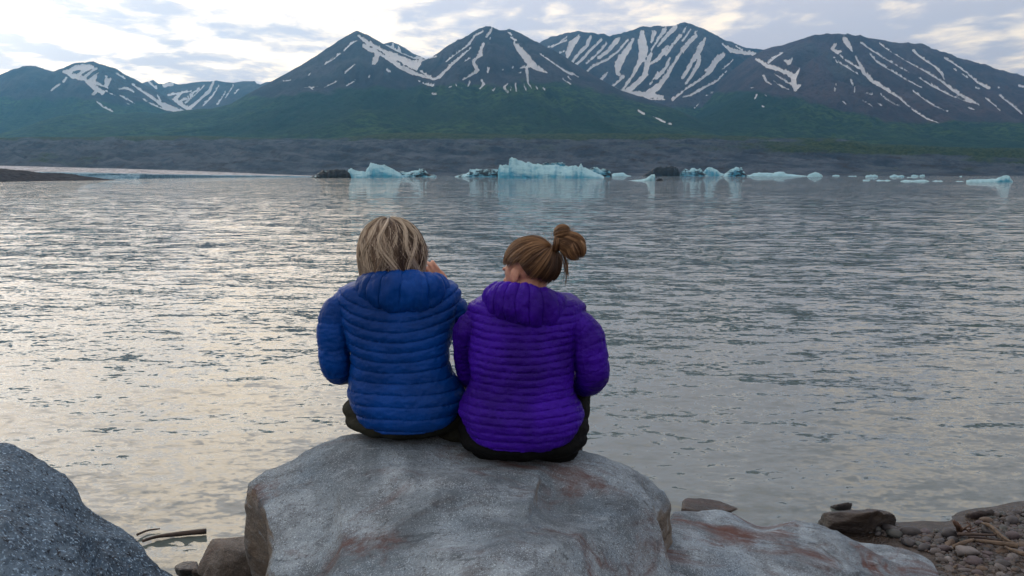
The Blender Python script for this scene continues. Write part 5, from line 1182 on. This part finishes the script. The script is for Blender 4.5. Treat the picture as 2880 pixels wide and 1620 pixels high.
tag(pp, 'person in a purple quilted jacket with hair in a bun, sitting on the boulder', 'person', 'people sitting on the boulder')

# ---- loose blond bob
def blond_hair():
    rs = np.random.RandomState(4); c = np.array(VY(1103, 718, 2.885))
    rx, ry, rz = 0.107, 0.112, 0.118; drop = 0.115
    def path(phi, top_tilt, k=16, off=0.0, wave=0.0, wl=2.0, wph=0.0, length=1.0, sweep=0.0):
        t = np.linspace(0, 1, k)
        arcl = 1.75; a = np.clip(t * (arcl + length) / arcl, 0, 1) * (math.pi / 2) * 1.04
        pole = 0.10 + 0.90 * np.sin(a)
        dn = np.clip(t * (arcl + length) - arcl, 0, None) / max(length, 1e-3) * drop * length
        ph = phi + sweep * t + wave * np.sin(wl * t * 3.2 + wph) * np.clip(t * 2, 0, 1)
        tap = 1 - 0.16 * (dn / drop) ** 1.3
        x = np.sin(ph) * (rx + off) * pole * tap - 0.012 * (1 - pole); y = -np.cos(ph) * (ry + off) * pole * tap + 0.01 * (1 - pole)
        z = (rz + off) * np.cos(a) - dn
        return np.stack([x, y, z], 1) + c
    P, tone, shade, rad = [], [], [], []
    for cl in range(120):
        phi = rs.uniform(-2.35, 2.35); off = rs.uniform(-0.006, 0.013); wv = rs.normal(0, 0.40); wl = rs.uniform(1.1, 1.9); wp = rs.uniform(0, 6.28); ln = rs.uniform(0.55, 1.05); sw = rs.normal(0.05, 0.22)
        base_t = np.clip(0.33 + 0.32 * rs.normal() - 0.22 * (phi > 0.45) + 0.28 * (phi < -0.6), 0.05, 1.0)
        n = rs.randint(20, 42); wide = rs.uniform(0.02, 0.07)
        for _ in range(n):
            P.append(path(phi + rs.normal(0, wide), 0, off=off + rs.normal(0, 0.003), wave=wv + rs.normal(0, 0.02), wl=wl, wph=wp + rs.normal(0, 0.15), length=ln * rs.uniform(0.88, 1.08), sweep=sw + rs.normal(0, 0.03)))
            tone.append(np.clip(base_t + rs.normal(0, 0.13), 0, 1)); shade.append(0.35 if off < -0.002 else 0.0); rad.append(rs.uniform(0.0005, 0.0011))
    for cl in range(22):
        # bright wavy locks lying on top
        phi = rs.uniform(-1.9, 1.0); wv = rs.choice([-1, 1]) * rs.uniform(0.22, 0.45); wl = rs.uniform(1.3, 2.1); wp = rs.uniform(0, 6.28); sw = rs.normal(0.15, 0.2); tn = rs.uniform(0.55, 1.0); of = rs.uniform(0.008, 0.018)
        for _ in range(rs.randint(16, 40)):
            P.append(path(phi + rs.normal(0, 0.035), 0, off=of + rs.normal(0, 0.0025), wave=wv + rs.normal(0, 0.012), wl=wl, wph=wp + rs.normal(0, 0.06), length=rs.uniform(0.75, 1.05), sweep=sw + rs.normal(0, 0.015)))
            tone.append(np.clip(tn + rs.normal(0, 0.1), 0, 1)); shade.append(0.0); rad.append(rs.uniform(0.0005, 0.0010))
    # wind-blown locks on the right-hand side and a few fly-aways
    for cl in range(26):
        k = 16; t = np.linspace(0, 1, k); ph0 = rs.uniform(1.15, 1.5); out = rs.uniform(0.012, 0.040)
        x = 0.085 + out * np.sin(np.pi * np.clip(t * 1.05, 0, 1)) * 1.2 + rs.normal(0, 0.003); x[t > 0.75] -= (t[t > 0.75] - 0.75) * 0.10
        y = np.full(k, rs.uniform(0.0, 0.05)); z = 0.075 - t * rs.uniform(0.10, 0.16)
        P.append(np.stack([x, y, z], 1) + c); tone.append(rs.uniform(0.25, 0.75)); shade.append(0); rad.append(rs.uniform(0.0007, 0.0013))
    for cl in range(70):
        P.append(path(rs.uniform(-2.2, 2.2), 0, off=rs.uniform(0.006, 0.022), wave=rs.normal(0, 0.4), wl=rs.uniform(1, 3), wph=rs.uniform(0, 6), length=rs.uniform(0.6, 1.0), sweep=rs.normal(0, 0.28)))
        tone.append(rs.uniform(0.5, 1.0)); shade.append(0); rad.append(rs.uniform(0.0005, 0.0009))
    V, F, att = strands(P, rad, tone, shade)
    # dark under-mass so that no scalp shows
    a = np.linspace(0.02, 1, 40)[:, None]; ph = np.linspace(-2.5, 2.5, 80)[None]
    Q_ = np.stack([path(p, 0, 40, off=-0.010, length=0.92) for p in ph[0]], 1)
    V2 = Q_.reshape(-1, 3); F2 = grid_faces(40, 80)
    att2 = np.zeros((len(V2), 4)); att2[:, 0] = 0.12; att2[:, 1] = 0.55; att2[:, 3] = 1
    o = mesh_obj('hair', np.vstack([V, V2]) - bbase, np.vstack([F, F2 + len(V)]), M_BLOND, pb, attrs={'strand': np.vstack([att, att2])}); o['label'] = 'loose blond bob ruffled by wind'
blond_hair()

# ---- brown hair gathered into a bun
def bun_hair():
    rs = np.random.RandomState(9); H = np.array(P_['head']); R = np.array(pHR)
    cen = H + R @ np.array([0, -0.014, 0.026]); ax = np.array([0.086, 0.104, 0.096])
    tie = np.array(VY(1562, 684, 2.72)); td = np.linalg.inv(R) @ (tie - cen); td = td / ax; td /= np.linalg.norm(td)
    P, tone, shade, rad = [], [], [], []
    def surf(d, off): d = d / np.linalg.norm(d); return cen + R @ (d * (ax + off))
    for i in range(1900):
        # hairline ring in head space: forehead, temples, behind the ears, nape
        a = rs.uniform(-math.pi, math.pi)                # 0 = forehead
        el = np.interp(abs(a), [0, 0.7, 1.2, 1.5, 1.85, 2.1, math.pi], [0.42, 0.22, 0.02, 0.0, 0.02, -0.52, -0.86]) + rs.normal(0, 0.05) + (rs.rand() ** 2) * 0.5
        d0 = np.array([math.sin(a) * math.cos(el), math.cos(a) * math.cos(el), math.sin(el)])
        om = math.acos(np.clip(d0 @ td, -0.98, 0.999)); k = 16; t = np.linspace(0, 1, k)
        pts = (np.sin((1 - t) * om)[:, None] * d0 + np.sin(t * om)[:, None] * td) / max(math.sin(om), 1e-3)
        sgm = np.sin(np.pi * t)[:, None]
        clump = fbm(np.array([a * 5.0]), 0.5, 1.0, 2)[0]
        off = 0.004 + 0.007 * clump + rs.normal(0, 0.0018) + 0.010 * np.clip(-d0[2], 0, 1)
        side = np.cross(d0, td); pts = pts + sgm * side * (0.10 * clump + rs.normal(0, 0.015))
        w = np.array([surf(p, off * (0.4 + 0.6 * s[0])) for p, s in zip(pts, sgm)])
        P.append(w); tone.append(np.clip(0.42 + 0.9 * clump + rs.normal(0, 0.16) + 0.25 * d0[2], 0, 1)); shade.append(0.0); rad.append(rs.uniform(0.0005, 0.0010))
    # the bun: fat loops fanning from the tie to the right
    tx = tie + np.array([0.006, -0.004, 0.002])
    e1 = np.array([0.92, -0.10, -0.30]); e1 /= np.linalg.norm(e1); e3 = np.array([0.1, 1.0, 0]); e2 = np.cross(e1, e3); e2 /= np.linalg.norm(e2); e2 = -e2 if e2[2] < 0 else e2; e3 = np.cross(e2, e1)
    bc = tx + e1 * 0.050 + np.array([0, 0, 0.012])
    lobes = [(bc, 0.050, 0.040, 0.034, e1, e2, e3, 900), (tx + np.array([0.018, 0.0, 0.034]), 0.030, 0.026, 0.030, (e1 + 0.8 * e2) / 1.28, (e2 - 0.8 * e1) / 1.28, e3, 420), (bc + e1 * 0.018 - e2 * 0.012 - e3 * 0.008, 0.038, 0.036, 0.030, (e1 - 0.9 * e2) / 1.345, (e2 + 0.9 * e1) / 1.345, e3, 620)]
    for lc, la, lb, ld, f1, f2, f3, cnt_ in lobes:
        for i in range(cnt_):
            # locks run over each lobe of the bun and tuck under, crossing at odd angles
            k = 16; t = np.linspace(0.05, rs.uniform(0.7, 0.96), k) * math.pi; az = rs.uniform(0, 6.28); ly = rs.uniform(0.80, 1.06)
            lump = 1 + 0.30 * fbm(np.array([math.cos(az) * 1.9 + la * 90]), math.sin(az) * 1.9, 2.0, 2)[0]
            az2 = az + rs.normal(0.4, 0.25) * (t / math.pi - 0.5) + rs.normal(0, 0.05)
            p = lc - (la * ly * np.cos(t))[:, None] * f1 + (lb * ly * lump * np.sin(t) * np.sin(az2))[:, None] * f2 + (ld * ly * lump * np.sin(t) * np.cos(az2))[:, None] * f3
            P.append(p); tone.append(np.clip(0.68 + (lump - 1) * 1.6 + rs.normal(0, 0.2), 0, 1)); shade.append(0.0); rad.append(rs.uniform(0.0005, 0.0011))
    for i in range(150):
        # turns wound round the tie
        k = 16; t = np.linspace(0, 1, k); a0 = rs.uniform(0, 6.28); rr = rs.uniform(0.017, 0.027); s = rs.uniform(-0.012, 0.016)
        a = a0 + t * 3.4
        p = tx + np.stack([s + 0.004 * np.sin(a), rr * np.cos(a), rr * 1.15 * np.sin(a)], 1)
        P.append(p); tone.append(np.clip(0.48 + rs.normal(0, 0.2), 0, 1)); shade.append(0); rad.append(rs.uniform(0.0009, 0.0016))
    for i in range(24):
        # loose ends hanging behind the neck
        k = 16; t = np.linspace(0, 1, k); ln = rs.uniform(0.07, 0.145); sp_ = rs.normal(0, 0.006)
        p = tx + np.stack([0.004 + 0.030 * np.sin(t * 1.9) + sp_ * t, -0.004 + rs.normal(0, 0.006) + 0 * t, -0.012 - ln * t], 1)
        P.append(p); tone.append(rs.uniform(0.3, 0.9)); shade.append(0); rad.append(rs.uniform(0.0007, 0.0013))
    for i in range(70):
        # fly-aways
        k = 16; t = np.linspace(0, 1, k); d0 = rs.normal(size=3); d0[2] = abs(d0[2]); st = tx + np.array([0.03, 0, 0.01]) if rs.rand() < 0.6 else surf(d0, 0.004)
        dr = rs.normal(size=3) * 0.5 + np.array([0.2, -0.1, 0.5]); dr /= np.linalg.norm(dr)
        p = st + dr * (0.028 + 0.02 * rs.rand()) * t[:, None] + np.cross(dr, rs.normal(size=3)) * 0.012 * (t ** 2)[:, None] + np.array([0, 0, 0.012])
        P.append(p); tone.append(rs.uniform(0.5, 1)); shade.append(0); rad.append(rs.uniform(0.0004, 0.0007))
    V, F, att = strands(P, rad, tone, shade)
    Vs, Fs, As = [V], [tri([tuple(x) for x in F])], [att]; n = len(V)
    def add(v, f, tn, sh):
        nonlocal n
        a = np.zeros((len(v), 4)); a[:, 0] = tn; a[:, 1] = sh; a[:, 3] = 1; Vs.append(v); Fs.append(f + n); As.append(a); n += len(v)
    # scalp mass: part of the skull ellipsoid behind the hairline
    v, f = ICO[5]
    el = np.arcsin(np.clip(v[:, 2], -1, 1)); az = np.abs(np.arctan2(v[:, 0], v[:, 1]))
    keep = el > np.interp(az, [0, 0.7, 1.2, 1.5, 1.85, 2.1, math.pi], [0.44, 0.24, 0.04, 0.02, 0.04, -0.50, -0.84])
    fk = f[keep[f].all(1)]
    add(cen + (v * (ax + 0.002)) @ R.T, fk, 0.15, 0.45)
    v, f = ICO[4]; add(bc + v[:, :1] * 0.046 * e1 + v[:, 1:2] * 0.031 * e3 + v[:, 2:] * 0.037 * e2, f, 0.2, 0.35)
    o = mesh_obj('hair', np.vstack(Vs) - pbase, np.vstack(Fs), M_BROWN, pp, attrs={'strand': np.vstack(As)}); o['label'] = 'light brown hair gathered in a loose high bun'
bun_hair()

# ------------------------------------------------------------------ air
def haze():
    b = MB('haze_air')
    b.N.remove(b.b)
    v = b.nd('ShaderNodeVolumePrincipled'); v.inputs['Color'].default_value = (0.22, 0.60, 1.0, 1)
    v.inputs['Density'].default_value = 1.15e-4; v.inputs['Anisotropy'].default_value = 0.68
    b.L.new(v.outputs[0], b.out.inputs['Volume'])
    lo, hi = (-7000, -60, -12), (7000, 4400, 800)
    vs = [(x, y, z) for x in (lo[0], hi[0]) for y in (lo[1], hi[1]) for z in (lo[2], hi[2])]
    fs = [(0, 1, 3, 2), (4, 6, 7, 5), (0, 4, 5, 1), (2, 3, 7, 6), (0, 2, 6, 4), (1, 5, 7, 3)]
    tag(mesh_obj('haze', np.array(vs, float), np.array(fs), b.m, smooth=False), 'thin blue air haze over the lake and mountains', None, None, 'stuff')
haze()
